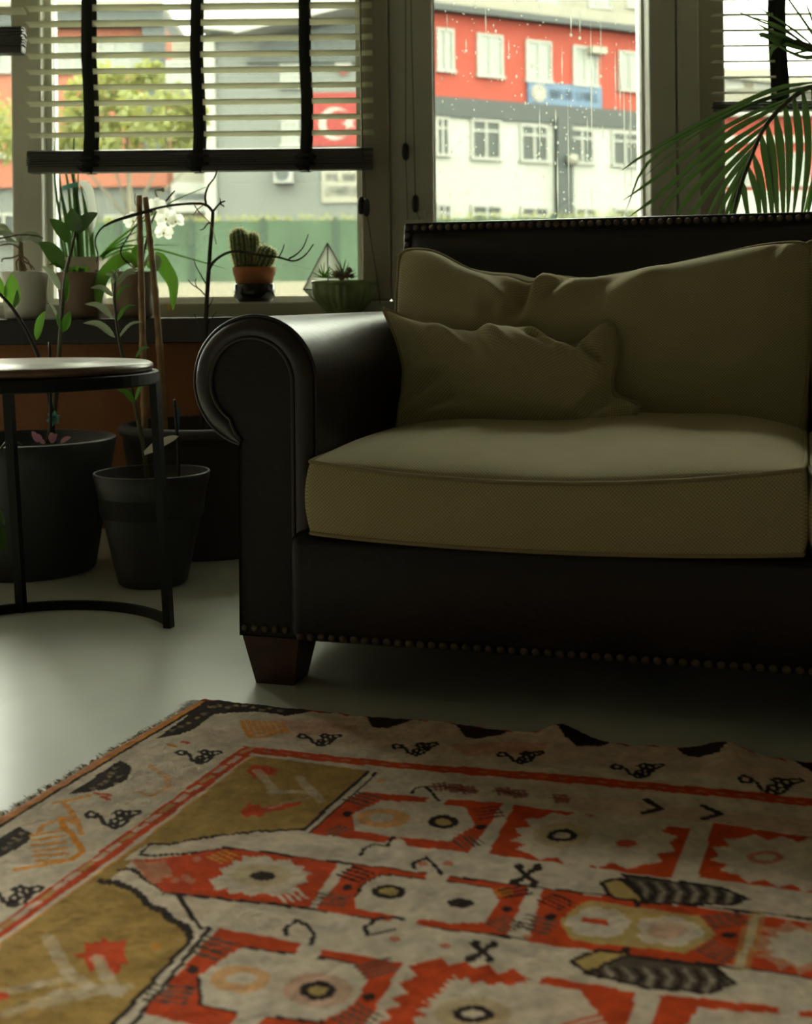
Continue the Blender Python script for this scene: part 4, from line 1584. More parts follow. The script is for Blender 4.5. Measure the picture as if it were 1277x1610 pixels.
for p in ([(75, 1474), (90, 1500), (106, 1529), (142, 1552), (190, 1560)], [(152, 1506), (168, 1535), (184, 1562)], [(70, 1580), (130, 1565), (200, 1552)], [(0, 1560), (60, 1548), (110, 1540)], [(10, 1592), (90, 1562), (130, 1556)]):
    line(p, .016, CREAM, .38)
poly([(-6, 1560), (10, 1558), (14, 1568), (-6, 1574)], RED)
ell(245, 1490, 9, 6, ORA, .5)
ell(252, 1500, 10, 5, YEL, .5)
# -------- first row of medallions
poly([(565, 1243), (660, 1252), (793, 1263), (737, 1340), (600, 1325), (486, 1311)], RED)
poly([(554, 1281), (599, 1258), (660, 1261), (731, 1268), (747, 1297), (706, 1323), (618, 1316), (558, 1306)], CREAM)
ell(603, 1286, 42, 15, ORA, .7)
ell(600, 1285, 20, 7, CREAM)
ring_(697, 1292, 24, 10.5, inner=YEL)
teeth((568, 1267), (600, 1251), 4, .035, GRY, sgn=-1)
teeth((533, 1296), (556, 1304), 3, .03, GRY)
ell(546, 1279, 8, 4.5, DK)
ell(757, 1300, 8, 4, DK)
teeth((708, 1320), (748, 1312), 5, .03, GRY)
teeth((742, 1270), (756, 1290), 4, .03, DRED, sgn=-1)
line([(688, 1257), (682, 1264)], .03, CREAM)
line([(647, 1246), (653, 1238), (668, 1235), (678, 1243), (690, 1259)], .007, DK)
line([(622, 1326), (616, 1332)], .03, CREAM)
line([(567, 1345), (573, 1334), (590, 1328), (608, 1331), (618, 1316)], .007, DK)
poly([(809, 1267), (940, 1283), (1085, 1304), (1056, 1380), (900, 1360), (768, 1341)], RED)
saw([(820, 1315), (852, 1286), (930, 1284), (1026, 1292), (1053, 1326), (1010, 1359), (918, 1354), (834, 1340)], .026, .016, CREAM)
poly([(905, 1352), (930, 1356), (928, 1363), (900, 1360)], CREAM)
poly([(942, 1284), (1000, 1288), (1026, 1296), (960, 1294)], CREAM)
ring_(884, 1314, 24, 10, halo=YEL)
ell(985, 1326, 17, 6, RED, .9)
poly([(1121, 1295), (1300, 1318), (1420, 1335), (1420, 1420), (1277, 1404), (1098, 1379)], RED)
saw([(1131, 1343), (1166, 1318), (1300, 1326), (1340, 1366), (1290, 1396), (1160, 1376)], .026, .016, CREAM)
ell(1203, 1348, 29, 10, RED, .7)
ell(1203, 1348, 17, 5.5, CREAM)
for x, y in ((690, 1235), (715, 1238), (735, 1241), (790, 1244), (815, 1248), (880, 1256)):
    for k in range(3):
        line([(x - 8 + k * 8, y - 5), (x - 4 + k * 8, y + 6)], .007, DRED, .8)
    line([(x - 14, y), (x + 16, y + 2)], .006, DRED, .8)
poly([(870, 1250), (1120, 1272), (1290, 1290), (1290, 1312), (1090, 1292), (900, 1275)], RED, .18)
line([(1016, 1259), (1040, 1272), (1012, 1279)], .014, DK)
line([(1106, 1268), (1134, 1279), (1106, 1288)], .014, DK)
ell(600, 1225, 8, 3, ORA, .5)
# -------- second row
poly([(205, 1351), (230, 1352), (290, 1345), (352, 1335), (440, 1346), (533, 1358), (485, 1429), (370, 1416), (259, 1405), (235, 1385)], RED)
poly([(203, 1351), (230, 1354), (256, 1388), (240, 1392), (222, 1376)], PNK, .7)
for k in range(4):
    line([(232 + k * 8, 1357 - k), (245 + k * 8, 1382 - k)], .007, PNK, .8)
saw([(335, 1395), (366, 1361), (397, 1349), (465, 1362), (480, 1381), (448, 1406), (380, 1404)], .03, .010, CREAM)
ell(410, 1378, 50, 17, YEL, .45)
ell(413, 1379, 20, 7.5, DK)
teeth((430, 1408), (472, 1398), 4, .026, CREAM)
for x, y in ((292, 1381), (300, 1386), (310, 1352), (340, 1350), (276, 1386)):
    ell(x, y, 8, 5, PNK, .6)
teeth((345, 1360), (378, 1346), 4, .026, ORA, sgn=-1)
line([(259, 1406), (370, 1417), (485, 1430), (800, 1470), (1000, 1500), (1277, 1538)], .008, DK)
line([(352, 1334), (440, 1345), (533, 1357), (831, 1392), (1000, 1412), (1277, 1446)], .007, DK)
poly([(555, 1360), (700, 1377), (831, 1394), (797, 1468), (640, 1451), (494, 1432)], RED)
poly([(557, 1411), (575, 1388), (602, 1375), (690, 1383), (771, 1394), (784, 1414), (762, 1449), (699, 1449), (561, 1430)], CREAM)
line([(557, 1411), (575, 1388), (602, 1375), (690, 1383), (771, 1394)], .005, DK)
ring_(611, 1402, 27, 11, inner=YEL)
ell(724, 1418, 21, 8, DK)
teeth((540, 1428), (552, 1408), 4, .035, GRY, sgn=-1)
teeth((560, 1390), (592, 1372), 4, .03, DK, sgn=-1)
ell(546, 1396, 8, 4.5, DK)
ell(797, 1428, 9, 5, DK)
teeth((762, 1450), (796, 1436), 5, .03, GRY)
ell(792, 1402, 14, 8, ORA, .6)
teeth((782, 1396), (796, 1412), 3, .03, DK, sgn=-1)
line([(688, 1377), (682, 1390)], .030, CREAM)
line([(652, 1366), (648, 1358), (670, 1348), (680, 1356), (694, 1374)], .008, DK)
line([(640, 1442), (630, 1456)], .030, CREAM)
line([(578, 1470), (574, 1458), (590, 1446), (615, 1441), (634, 1446)], .009, DK)
line([(578, 1470), (600, 1466), (622, 1460)], .006, DK)
poly([(853, 1396), (1010, 1416), (1184, 1438), (1157, 1518), (990, 1500), (831, 1479)], RED)
poly([(879, 1446), (900, 1428), (926, 1413), (987, 1422), (1100, 1438), (1126, 1470), (1098, 1488), (1076, 1498), (994, 1487), (898, 1476)], YEL)
saw([(890, 1446), (930, 1424), (975, 1432), (990, 1450), (968, 1470), (910, 1468)], .04, .004, CREAM)
saw([(1005, 1446), (1060, 1440), (1095, 1452), (1108, 1468), (1066, 1488), (1010, 1478)], .04, .004, CREAM)
ell(1050, 1462, 34, 13, PNK, .5)
poly([(916, 1438), (957, 1444), (955, 1453), (915, 1447)], RED)
teeth((858, 1468), (880, 1446), 4, .035, GRY, sgn=-1)
teeth((878, 1430), (905, 1416), 4, .03, DK, sgn=-1)
ell(866, 1440, 9, 5, DK)
ell(1146, 1471, 12, 5, DK)
teeth((1102, 1440), (1124, 1462), 5, .04, GRY, sgn=-1)
teeth((1092, 1494), (1126, 1478), 5, .035, GRY)


def wing(body, head, seed):
    poly(body, GRY)
    q = np.array(body, float)
    r4 = random.Random(seed)
    c0, c1 = q[:, 0].min(), q[:, 0].max()
    tmp = paint.copy()
    for k in range(16):
        x = c0 + (c1 - c0) * k / 15
        for s_ in (-1, 1):
            line([(x, q[:, 1].mean() - 14 + (x - c0) * .04), (x + 12, q[:, 1].mean() + (x - c0) * .05), (x + 2, q[:, 1].mean() + 16 + (x - c0) * .06)], .006, DK if k % 2 else CREAM, .8 if k % 2 else .18)
    # keep the strokes inside the wing
    msk = np.zeros((NB, NA), bool)
    keep = paint.copy()
    paint[:] = tmp
    qq = np.array(R2(body))
    Y, X = GB, GA
    for k in range(len(qq)):
        x0, y0 = qq[k]
        x1, y1 = qq[(k + 1) % len(qq)]
        if y0 == y1: continue
        msk ^= ((y0 > Y) != (y1 > Y)) & (X < (x1 - x0) * (Y - y0) / (y1 - y0) + x0)
    paint[msk] = keep[msk]
    line(body, .008, DK, closed=True)
    poly(head, YEL)
    line(head, .008, DK, closed=True)


wing([(980, 1374), (1060, 1386), (1134, 1395), (1177, 1414), (1148, 1422), (1018, 1419), (991, 1386)], [(946, 1388), (956, 1384), (978, 1381), (1011, 1412), (1004, 1424), (998, 1414), (960, 1408)], 2)
wing([(919, 1528), (987, 1500), (1060, 1512), (1124, 1521), (1155, 1546), (1114, 1561), (1015, 1551)], [(898, 1508), (943, 1491), (977, 1497), (986, 1488), (986, 1500), (922, 1528)], 3)
poly([(1197, 1441), (1420, 1470), (1420, 1560), (1277, 1538), (1170, 1522)], RED)
saw([(1200, 1484), (1225, 1460), (1300, 1462), (1380, 1480), (1380, 1530), (1277, 1524), (1216, 1512)], .022, .018, PNK)
saw([(1215, 1484), (1240, 1468), (1330, 1478), (1330, 1520), (1230, 1508)], .03, .012, CREAM)
line([(1190, 1440), (1166, 1520)], .022, YEL, .5)
for x, y in ((828, 1374), (759, 1493)):
    line([(x - 15, y - 12), (x + 14, y + 13)], .011, DK)
    line([(x + 15, y - 12), (x - 16, y + 13)], .011, DK)
    for dx, dy in ((-10, -12), (17, -12), (-20, 12), (12, 14), (0, 0)):
        ell(x + dx, y + dy, 7.5, 5.5, DK)
for x, y in ((622, 1475), (705, 1358), (665, 1358), (700, 1485), (830, 1470)):
    ell(x, y, 8, 4, RED, .7)
# -------- third row
poly([(344, 1461), (487, 1487), (634, 1512), (574, 1612), (540, 1670), (225, 1592)], RED)
poly([(311, 1536), (345, 1512), (381, 1491), (460, 1500), (556, 1513), (578, 1540), (560, 1575), (506, 1607), (400, 1596), (316, 1581)], CREAM)
line([(381, 1491), (460, 1500), (556, 1513)], .006, DK)
line([(312, 1536), (316, 1581), (400, 1596), (506, 1607)], .006, DK)
ell(378, 1540, 48, 21, ORA, .6)
ell(380, 1539, 25, 9, CREAM)
ring_(500, 1557, 29, 14, halo=PNK, inner=YEL)
teeth((335, 1512), (376, 1484), 4, .035, GRY, sgn=-1)
teeth((286, 1582), (310, 1550), 4, .040, GRY, sgn=-1)
ell(303, 1525, 10, 7, DK)
teeth((556, 1516), (576, 1540), 4, .035, GRY, sgn=-1)
ell(580, 1566, 10, 6, DK)
teeth((520, 1604), (566, 1576), 5, .03, GRY)
line([(492, 1484), (482, 1502)], .028, CREAM)
line([(450, 1470), (448, 1460), (466, 1449), (484, 1456), (494, 1470), (490, 1484)], .008, DK)
line([(398, 1594), (384, 1612)], .03, CREAM)
saw([(668, 1509), (745, 1521), (822, 1533), (818, 1542), (760, 1538), (712, 1530), (690, 1545), (680, 1562), (662, 1572), (650, 1600), (600, 1640), (618, 1600), (640, 1560)], .03, .012, RED)
ring_(744, 1593, 32, 14, halo=YEL)
poly([(850, 1533), (930, 1545), (1001, 1559), (987, 1612), (965, 1640), (950, 1600), (925, 1572), (912, 1556), (848, 1545)], RED)
teeth((945, 1590), (968, 1612), 3, .04, RED)
poly([(1038, 1562), (1130, 1573), (1227, 1585), (1226, 1596), (1150, 1590), (1100, 1584), (1060, 1640), (1015, 1640)], RED)
poly([(1255, 1590), (1300, 1596), (1300, 1606), (1255, 1600)], RED)
# -------- the part of the rug nearer than the picture's lower edge: the rows go on
q0, q1 = np.array(skew(ab(486, 1311))), np.array(skew(ab(225, 1592)))
stepv = q1 - q0
for n_ in (1, 2):
    for pts, c in (([(565, 1243), (793, 1263), (737, 1340), (486, 1311)], RED), ([(554, 1281), (599, 1258), (731, 1268), (747, 1297), (706, 1323), (558, 1306)], CREAM), ([(809, 1267), (1085, 1304), (1056, 1380), (768, 1341)], RED), ([(820, 1315), (852, 1286), (1026, 1292), (1053, 1326), (1010, 1359), (834, 1340)], CREAM)):
        fill([tuple(np.array(p) + stepv * (n_ + 1) * 1.0) for p in R2(pts)], c)

# a worn, uneven pile: small shifts of hue where the wool was dyed or rubbed
rs = np.random.RandomState(5)


def blotch(n, amp):
    g = rs.rand(n, int(n * RW / RH))
    yi = np.linspace(0, g.shape[0] - 1.001, NB)
    xi = np.linspace(0, g.shape[1] - 1.001, NA)
    y0, x0 = yi.astype(int), xi.astype(int)
    fy, fx = (yi - y0)[:, None], (xi - x0)[None, :]
    fy, fx = fy * fy * (3 - 2 * fy), fx * fx * (3 - 2 * fx)
    v = (g[y0][:, x0] * (1 - fy) * (1 - fx) + g[y0 + 1][:, x0] * fy * (1 - fx) + g[y0][:, x0 + 1] * (1 - fy) * fx + g[y0 + 1][:, x0 + 1] * fy * fx)
    return (v - .5) * 2 * amp


b1 = np.clip(blotch(26, 1) - .25, 0, 1)[..., None] * .28
light = (paint.mean(-1, keepdims=True) > .25).astype(np.float32)
paint = paint * (1 - b1 * light) + np.array(PNK, np.float32) * b1 * light
paint *= (1 + blotch(60, .16) + blotch(180, .14))[..., None]
paint = np.clip(paint, 0.005, 1).astype(np.float32)

# geometry, with the ripples along the far edge
Aw = GA + KL * GB
Bw = GB + KB * GA
Xw = rug_o.x + Aw * RC - Bw * RS
Yw = rug_o.y - Aw * RS - Bw * RC
Zw = np.full_like(Xw, RZ)
for (px, py, h, wa, wb) in ((885, 1150, .019, .035, .07), (1140, 1182, .016, .04, .09), (700, 1140, .004, .08, .10), (980, 1170, -.003, .03, .1)):
    a, b = skew(ab(px, py))
    Zw += h * np.exp(-((GA - a - .25 * (GB - b)) / wa) ** 2) * np.exp(-(np.maximum(GB - b, 0) / wb) ** 2)
Zw += 0.0016 * np.sin(GA * 9 + 1.3) * np.sin(GB * 7 + .4) + blotch(70, .0008) + blotch(260, .0007)
edge = np.minimum(np.minimum(GA, RW - GA), np.minimum(GB, RH - GB))
Zw -= (RZ - 0.002) * np.clip(1 - edge / .006, 0, 1)
co = np.stack([Xw, Yw, Zw], -1).reshape(-1, 3)
rug = thing('oriental_rug', 'worn oriental rug with red and cream medallions lying before the sofa', 'rug', (float(co[:, 0].mean()), float(co[:, 1].mean()), 0))
co -= np.array(rug.location)
me = bpy.data.meshes.new('pile')
nv_ = NA * NB
ii = (np.arange(NB - 1)[:, None] * NA + np.arange(NA - 1)[None, :]).ravel()
quads = np.stack([ii, ii + NA, ii + NA + 1, ii + 1], -1).astype(np.int32)
me.vertices.add(nv_)
me.vertices.foreach_set('co', co.astype(np.float32).ravel())
me.loops.add(quads.size)
me.loops.foreach_set('vertex_index', quads.ravel())
me.polygons.add(len(quads))
me.polygons.foreach_set('loop_start', np.arange(len(quads), dtype=np.int32) * 4)
me.update(calc_edges=True)
ca = me.color_attributes.new('wool', 'FLOAT_COLOR', 'POINT')
ca.data.foreach_set('color', np.concatenate([paint.reshape(-1, 3), np.ones((nv_, 1), np.float32)], 1).ravel())
m = mat('rug_wool', (1, 1, 1), 0.95, spec=0.1, bump=0.5, bscale=420)
nt = m.node_tree
at_ = nt.nodes.new('ShaderNodeVertexColor')
at_.layer_name = 'wool'
nt.links.new(at_.outputs['Color'], nt.nodes['Principled BSDF'].inputs['Base Color'])
link('pile', me, m, rug)
# fringe of loose warps along the left end
mb = MB()
r5 = random.Random(8)
M['fringe'] = mat('fringe', (0.34, 0.31, 0.25), 0.95)
for k in range(900):
    b = r5.uniform(0.0, RH)
    p = Vector((rug_o.x + (KL * b) * RC - b * RS, rug_o.y - (KL * b) * RS - b * RC, .004))
    ln = r5.uniform(.006, .020) * (1.9 if b < .05 else 1)
    t = r5.uniform(-.7, .7) - (0.6 if b < .05 else 0)
    d = Vector((-math.cos(t + RA), math.sin(t + RA) * .8, 0)) * ln
    w = Vector((d.y, -d.x, 0)).normalized() * .0010
    e = p + d + Vector((r5.uniform(-.006, .006), r5.uniform(-.006, .006), -.002))
    mid = (p + e) / 2 + Vector((0, 0, r5.uniform(.001, .006)))
    mb.add([p - w, p + w, mid + w, e, mid - w], [(0, 1, 2, 4), (4, 2, 3)])
mb.go('fringe', M['fringe'], rug, kind='stuff')

# ================================================================== side table
TC, TR = Vector((-0.752, 2.53, 0)), 0.262
tb = thing('side_table', 'round side table with wooden top on a thin black metal frame', 'table', (TC.x, TC.y, 0))
MB().lathe([(0.0, -0.018), (TR - 0.016, -0.018), (TR - 0.008, -0.016), (TR - 0.006, -0.010), (TR - 0.007, -0.004), (TR - 0.014, 0.0), (0.0, 0.0)], (TC.x, TC.y, 0.543), 72).go('tabletop', M['table_wood'], tb, True)
MB().lathe([(TR - 0.022, -0.022), (TR + 0.002, -0.022), (TR + 0.004, -0.020), (TR + 0.004, 0.0), (TR + 0.002, 0.002), (TR - 0.022, 0.002)], (TC.x, TC.y, 0.523), 72).go('top_ring', M['black_metal'], tb)
BCx, BCy = TC.x + 0.022, TC.y + 0.012


def ring_pt(a, base):
    a = math.radians(a)
    return Vector(((BCx if base else TC.x) + TR * math.cos(a), (BCy if base else TC.y) + TR * math.sin(a), 0))


def bar(p, q, tang, w=0.018, dpt=0.010):
    """flat bar from p to q, wide side along the tangent"""
    t = Vector(tang).normalized() * w / 2
    n = t.cross(Vector((0, 0, 1))).normalized() * dpt / 2
    v = [p - t - n, p + t - n, p + t + n, p - t + n, q - t - n, q + t - n, q + t + n, q - t + n]
    return MB().add(v, [(0, 3, 2, 1), (4, 5, 6, 7), (0, 1, 5, 4), (1, 2, 6, 5), (2, 3, 7, 6), (3, 0, 4, 7)])


for a in (22, 112, 200):
    p, q = ring_pt(a, True), ring_pt(a, False)
    q.z = 0.505
    ar = math.radians(a)
    bar(p, q, (math.cos(ar + .9), math.sin(ar + .9), 0), 0.019, 0.016).go('leg', M['black_metal'], tb)
v, f = [], []
n = 60
for k in range(n + 1):
    a = math.radians(22 + (200 - 22) * k / n)
    for r, z in ((TR - .005, 0.0), (TR + .005, 0.0), (TR + .005, .019), (TR - .005, .019)):
        v.append((BCx + r * math.cos(a), BCy + r * math.sin(a), z))
for k in range(n):
    q = 4 * k
    f += [(q, q + 1, q + 5, q + 4), (q + 1, q + 2, q + 6, q + 5), (q + 2, q + 3, q + 7, q + 6), (q + 3, q, q + 4, q + 7)]
build('base_ring', v, f, M['black_metal'], tb, False)

# ================================================================== plants on the floor


def round_pot(t, c, r0, r1, h, wall, m, lip=None, name='pot', soil=0.03, soil_m=None):
    """r0 at the foot, r1 at the rim"""
    pr = [(0.0, 0.0), (r0 - 0.006, 0.0), (r0, 0.006)]
    for k in range(1, 6):
        u = k / 6
        pr.append((r0 + (r1 - r0) * u, h * u))
    if lip:
        pr += [(r1 - lip * .3, h - 2.2 * lip), (r1 + lip * .2, h - 1.9 * lip), (r1 + lip * .7, h - lip), (r1 + lip * .2, h - .15 * lip), (r1 - wall * .5, h)]
    else:
        pr += [(r1, h - 0.003), (r1 - 0.002, h)]
    pr += [(r1 - wall + .001, h), (r1 - wall, h - .004), (r1 - wall - (r1 - r0) * soil * 2 / h * .5, h - soil * 2), (0.0, h - soil * 2)]
    MB().lathe(pr, c, 56).go(name, m, t, True)
    rs_ = r1 - wall - (r1 - r0) * soil / h - 0.0015
    v, f = [], []
    rr_ = random.Random(int(c[0] * 1000))
    for i in range(5):
        for k in range(24):
            a = 2 * PI * k / 24
            r = rs_ * (i / 4 if i else 0.02)
            v.append((c[0] + r * math.cos(a), c[1] + r * math.sin(a), c[2] + h - soil + (rr_.uniform(-.004, .004) if i < 4 else 0)))
    for i in range(4):
        for k in range(24):
            f.append((i * 24 + k, i * 24 + (k + 1) % 24, (i + 1) * 24 + (k + 1) % 24, (i + 1) * 24 + k))
    f.append(tuple(range(23, -1, -1)))
    build('soil', v, f, soil_m or M['soil'], t, False)


def stem(t, pts, r, m=None, name='stem', n=None):
    """pts: (px, py, depth)"""
    q = smooth_path([P(*p) for p in pts], n or 4 * len(pts))
    rs_ = [r if isinstance(r, (int, float)) else r[0] + (r[1] - r[0]) * i / (len(q) - 1) for i in range(len(q))]
    return MB().tube(q, rs_, 7).go(name, m or M['stem'], t, True)


def leaf(t, b, tip, y0, y1, wpx, m=None, bend=0.12, face=(0.1, -1, 0.35), fold=0.16, prof=None, n=9, name='leaf'):
    p, q = P(b[0], b[1], y0), P(tip[0], tip[1], y1)
    mid = (p + q) / 2 + Vector((0, 0, bend * (q - p).length))
    w = wpx * (y0 + y1) / 2 / FPX
    return MB().blade([p, mid, q], w, face, fold, prof, n).go(name, m or M['leaf'], t, True)


# 1. the big dark pot under the table
c1 = Vector((-0.945, 3.235, 0))
t = thing('potted_plant', 'glossy broad-leaved plant in the big dark pot behind the side table', 'plant', c1)
round_pot(t, c1, 0.165, 0.218, 0.325, 0.020, M['pot_grey'], soil=0.035)
zs = stem(t, [(76, 697, 3.22), (86, 640, 3.21), (92, 570, 3.20), (97, 505, 3.19), (102, 440, 3.18), (112, 395, 3.18), (119, 364, 3.18)], (.0075, .003))
stem(t, [(84, 697, 3.20), (80, 640, 3.19), (60, 560, 3.18), (25, 492, 3.16), (-10, 452, 3.14)], (.0065, .0035), M['stem_dark'])
stem(t, [(80, 697, 3.17), (79, 600, 3.17), (78, 538, 3.17)], .0035, M['black_plastic'], 'support_stick')
for (b, tip, w, bend, m_, face) in (
        ((111, 383), (78, 344), 21, .10, 'leaf_dark', (.2, -1, .2)), ((119, 365), (113, 327), 27, .0, 'leaf_dark', (0, -1, .25)), ((120, 366), (154, 335), 24, .06, 'leaf_dark', (-.2, -1, .3)),
        ((101, 423), (61, 381), 25, .12, 'leaf_dark', (.2, -1, .2)), ((95, 457), (65, 418), 17, .10, 'leaf_pale', (.5, -.6, .7)), ((104, 476), (104, 428), 11, .05, 'leaf', (.9, -.5, .1)),
        ((98, 522), (75, 471), 7, .10, 'leaf_pale', (.7, -.5, .3)), ((99, 522), (110, 489), 15, .05, 'leaf', (.5, -1, .2)), ((97, 519), (90, 492), 11, .05, 'leaf', (-.5, -1, .2)),
        ((21, 484), (19, 429), 26, .0, 'leaf_light', (.1, -1, .1)), ((22, 488), (27, 455), 11, .0, 'leaf_pale', (.8, -.6, .1)), ((57, 535), (72, 489), 16, .10, 'leaf_light', (-.3, -1, .1)),
        ((101, 427), (76, 417), 9, .2, 'leaf_light', (0, -.6, .8)), ((5, 466), (-22, 430), 22, .1, 'leaf_light', (.2, -1, .1)), ((-4, 456), (-36, 470), 20, .1, 'leaf_dark', (.2, -.8, .5))):
    leaf(t, b, tip, 3.18, 3.15, w, M[m_], bend, face)
stem(t, [(34, 700, 3.10), (14, 692, 3.02), (-4, 720, 2.98), (-8, 780, 2.98), (-2, 828, 2.98)], (.003, .002), M['stem'], 'trailing_stem')
leaf(t, (-3, 824), (6, 866), 2.98, 2.96, 17, M['leaf_light'], .02, (.3, -1, .2))
leaf(t, (-6, 800), (8, 826), 2.98, 2.96, 12, M['leaf'], .02, (-.2, -1, .3))
# teal ribbon on the stem
mb = MB()
r6 = random.Random(2)
for a in (20, 75, 140, 200, 260, 320):
    p = P(86, 657, 3.19)
    d = Vector((math.cos(math.radians(a)) * .018, -.012, math.sin(math.radians(a)) * .020))
    mb.blade([p, p + d * .6 + Vector((0, -.006, 0)), p + d], .013, (0.3, -1, 0.2), .3, grass_prof, 5)
mb.tube([P(86 + 5 * math.cos(x), 658 + 2 * math.sin(x * 2), 3.19 - .010 * math.sin(x)) for x in [2 * PI * k / 12 for k in range(12)]], .003, 6, closed=True)
mb.go('ribbon', M['teal_tie'], t, True)
# pale pink fallen petals
for (b, tip, w) in (((60, 696), (50, 678), 9), ((66, 697), (57, 682), 8), ((84, 697), (80, 680), 12), ((80, 697), (90, 682), 9), ((95, 697), (112, 687), 8), ((70, 698), (62, 692), 7)):
    leaf(t, b, tip, 3.12, 3.13, w, M['pink_petal'], .1, (0, -1, .5), .1, name='fallen_petal')

# 2. small tapered pot in front
c2 = Vector((-0.601, 3.06, 0))
t = thing('potted_plant', 'slender narrow-leaved plant in the small tapered black pot by the table leg', 'plant', c2)
round_pot(t, c2, 0.080, 0.136, 0.262, 0.006, M['pot_dark_plastic'], soil=0.05)
stem(t, [(233, 762, 3.06), (226, 705, 3.05), (213, 640, 3.04), (201, 590, 3.03), (190, 545, 3.02), (184, 510, 3.02), (180, 470, 3.02), (181, 440, 3.02)], (.0062, .0025))
for (b, tip, w, m_) in (((178, 466), (142, 453), 11, 'leaf_pale'), ((181, 472), (207, 449), 9, 'leaf'), ((178, 501), (133, 478), 12, 'leaf_pale'), ((182, 507), (213, 480), 9, 'leaf'), ((181, 531), (131, 508), 13, 'leaf_pale'),
                        ((185, 533), (226, 506), 7, 'leaf_pale'), ((213, 563), (236, 547), 8, 'leaf'), ((212, 634), (183, 613), 10, 'leaf'), ((212, 630), (230, 603), 7, 'leaf'), ((240, 596), (251, 590), 5, 'leaf_pale'),
                        ((181, 446), (166, 432), 12, 'leaf_pale'), ((181, 444), (190, 424), 10, 'leaf_pale'), ((181, 448), (221, 424), 9, 'leaf_pale'), ((182, 452), (215, 430), 9, 'leaf_pale'), ((181, 440), (176, 424), 8, 'leaf_pale')):
    leaf(t, b, tip, 3.02, 2.99, w, M[m_], .16, (.1, -.8, .6))
stem(t, [(282, 762, 3.03), (279, 690, 3.03), (274, 628, 3.03)], .0036, M['black_plastic'], 'support_stick')
leaf(t, (227, 713), (281, 686), 3.02, 3.00, 17, M['leaf_dry'], .03, (-.2, -1, .8), .1, strap_prof, name='dry_leaf')

# 3. the tall brown pot by the wall: canes and a bare branching shrub
c3 = Vector((-0.53, 3.49, 0))
t = thing('potted_shrub', 'nearly leafless branching shrub in the large brown pot behind the sofa arm', 'plant', c3)
round_pot(t, c3, 0.190, 0.232, 0.336, 0.024, M['pot_brown'], lip=0.014, soil=0.045)
for pts in ([(228, 676, 3.44), (223, 480, 3.50), (219, 308, 3.55)], [(259, 676, 3.46), (246, 480, 3.51), (229, 311, 3.56)]):
    q = smooth_path([P(*p) for p in pts], 40)
    q[0].z = min(q[0].z, 0.29)
    rs_ = [.0092 + (.0016 if k % 9 == 4 else 0) - .0015 * k / 40 for k in range(40)]
    MB().tube(q, rs_, 10).go('bamboo_cane', M['cane'], t, True)
stem(t, [(281, 676, 3.47), (281, 652, 3.47), (280, 640, 3.47)], .003, M['blue_stick'], 'plant_label_stick')
Yb = 3.48
tw = M['twig']
stem(t, [(316, 690, Yb), (320, 600, Yb), (323, 530, Yb), (325, 480, Yb), (328, 430, Yb), (331, 385, Yb), (334, 350, Yb), (335, 333, Yb)], (.0072, .0046), tw, 'trunk')
for pts, r in (([(335, 333, Yb), (325, 323, Yb), (308, 320, Yb + .02), (268, 323, Yb + .04), (225, 333, Yb + .04), (185, 345, Yb + .04), (163, 356, Yb + .04), (152, 370, Yb + .04), (150, 384, Yb + .04), (154, 400, Yb + .04), (152, 413, Yb + .04)], (.0042, .0016)),
               ([(240, 331, Yb + .04), (205, 341, Yb + .03), (180, 349, Yb + .03), (165, 356, Yb + .02)], (.003, .0015)),
               ([(324, 322, Yb), (323, 307, Yb), (328, 292, Yb), (337, 280, Yb), (342, 266, Yb), (348, 252, Yb)], (.0034, .0013)),
               ([(335, 333, Yb), (341, 325, Yb - .01), (347, 319, Yb - .01), (354, 316, Yb - .01)], (.0034, .002)), ([(346, 320, Yb - .01), (353, 325, Yb - .01)], (.0024, .0016)), ([(347, 319, Yb - .01), (346, 311, Yb - .01)], (.002, .0012)),
               ([(327, 427, Yb), (336, 412, Yb - .03), (354, 399, Yb - .06), (376, 395, Yb - .08), (410, 401, Yb - .09), (440, 405, Yb - .09), (458, 410, Yb - .09), (470, 408, Yb - .09), (482, 399, Yb - .09), (493, 384, Yb - .09)], (.0042, .0016)),
               ([(454, 407, Yb - .09), (466, 400, Yb - .09), (477, 388, Yb - .09), (485, 368, Yb - .09)], (.0024, .0012)), ([(438, 405, Yb - .09), (444, 394, Yb - .09), (447, 384, Yb - .09)], (.002, .0012)),
               ([(325, 448, Yb), (318, 436, Yb), (309, 420, Yb), (305, 408, Yb)], (.0022, .001)), ([(323, 465, Yb), (314, 455, Yb), (302, 447, Yb), (296, 440, Yb)], (.002, .001)), ([(310, 452, Yb), (307, 444, Yb), (309, 438, Yb)], (.0014, .0008)),
               ([(332, 350, Yb - .01), (326, 352, Yb - .02), (320, 360, Yb - .02), (314, 361, Yb - .02)], (.0022, .0014)), ([(321, 520, Yb), (312, 508, Yb), (306, 494, Yb)], (.002, .001)), ([(326, 512, Yb), (333, 500, Yb), (341, 490, Yb)], (.0016, .0008)), ([(327, 484, Yb), (333, 474, Yb), (336, 465, Yb)], (.0016, .0008))):
    stem(t, pts, r, tw, 'branch')
for pts in ([(305, 322, Yb), (315, 335, Yb), (329, 350, Yb - .01), (336, 366, Yb - .01), (340, 384, Yb - .01)], [(305, 322, Yb), (319, 322, Yb), (310, 330, Yb), (304, 338, Yb)], [(213, 304, 3.53), (212, 316, 3.53), (217, 330, 3.53), (214, 345, 3.53), (206, 356, 3.53)], [(216, 362, 3.53), (222, 374, 3.53), (225, 380, 3.53)]):
    stem(t, pts, .0013, M['orange_string'], 'string_tie')

# ================================================================== plants on the window sill
ZS = 0.6135


def tapered(t, c, r0, r1, h, m, wall=.004, soil=.02, soil_m=None, n=40):
    round_pot(t, c, r0, r1, h, wall, m, soil=soil, soil_m=soil_m)


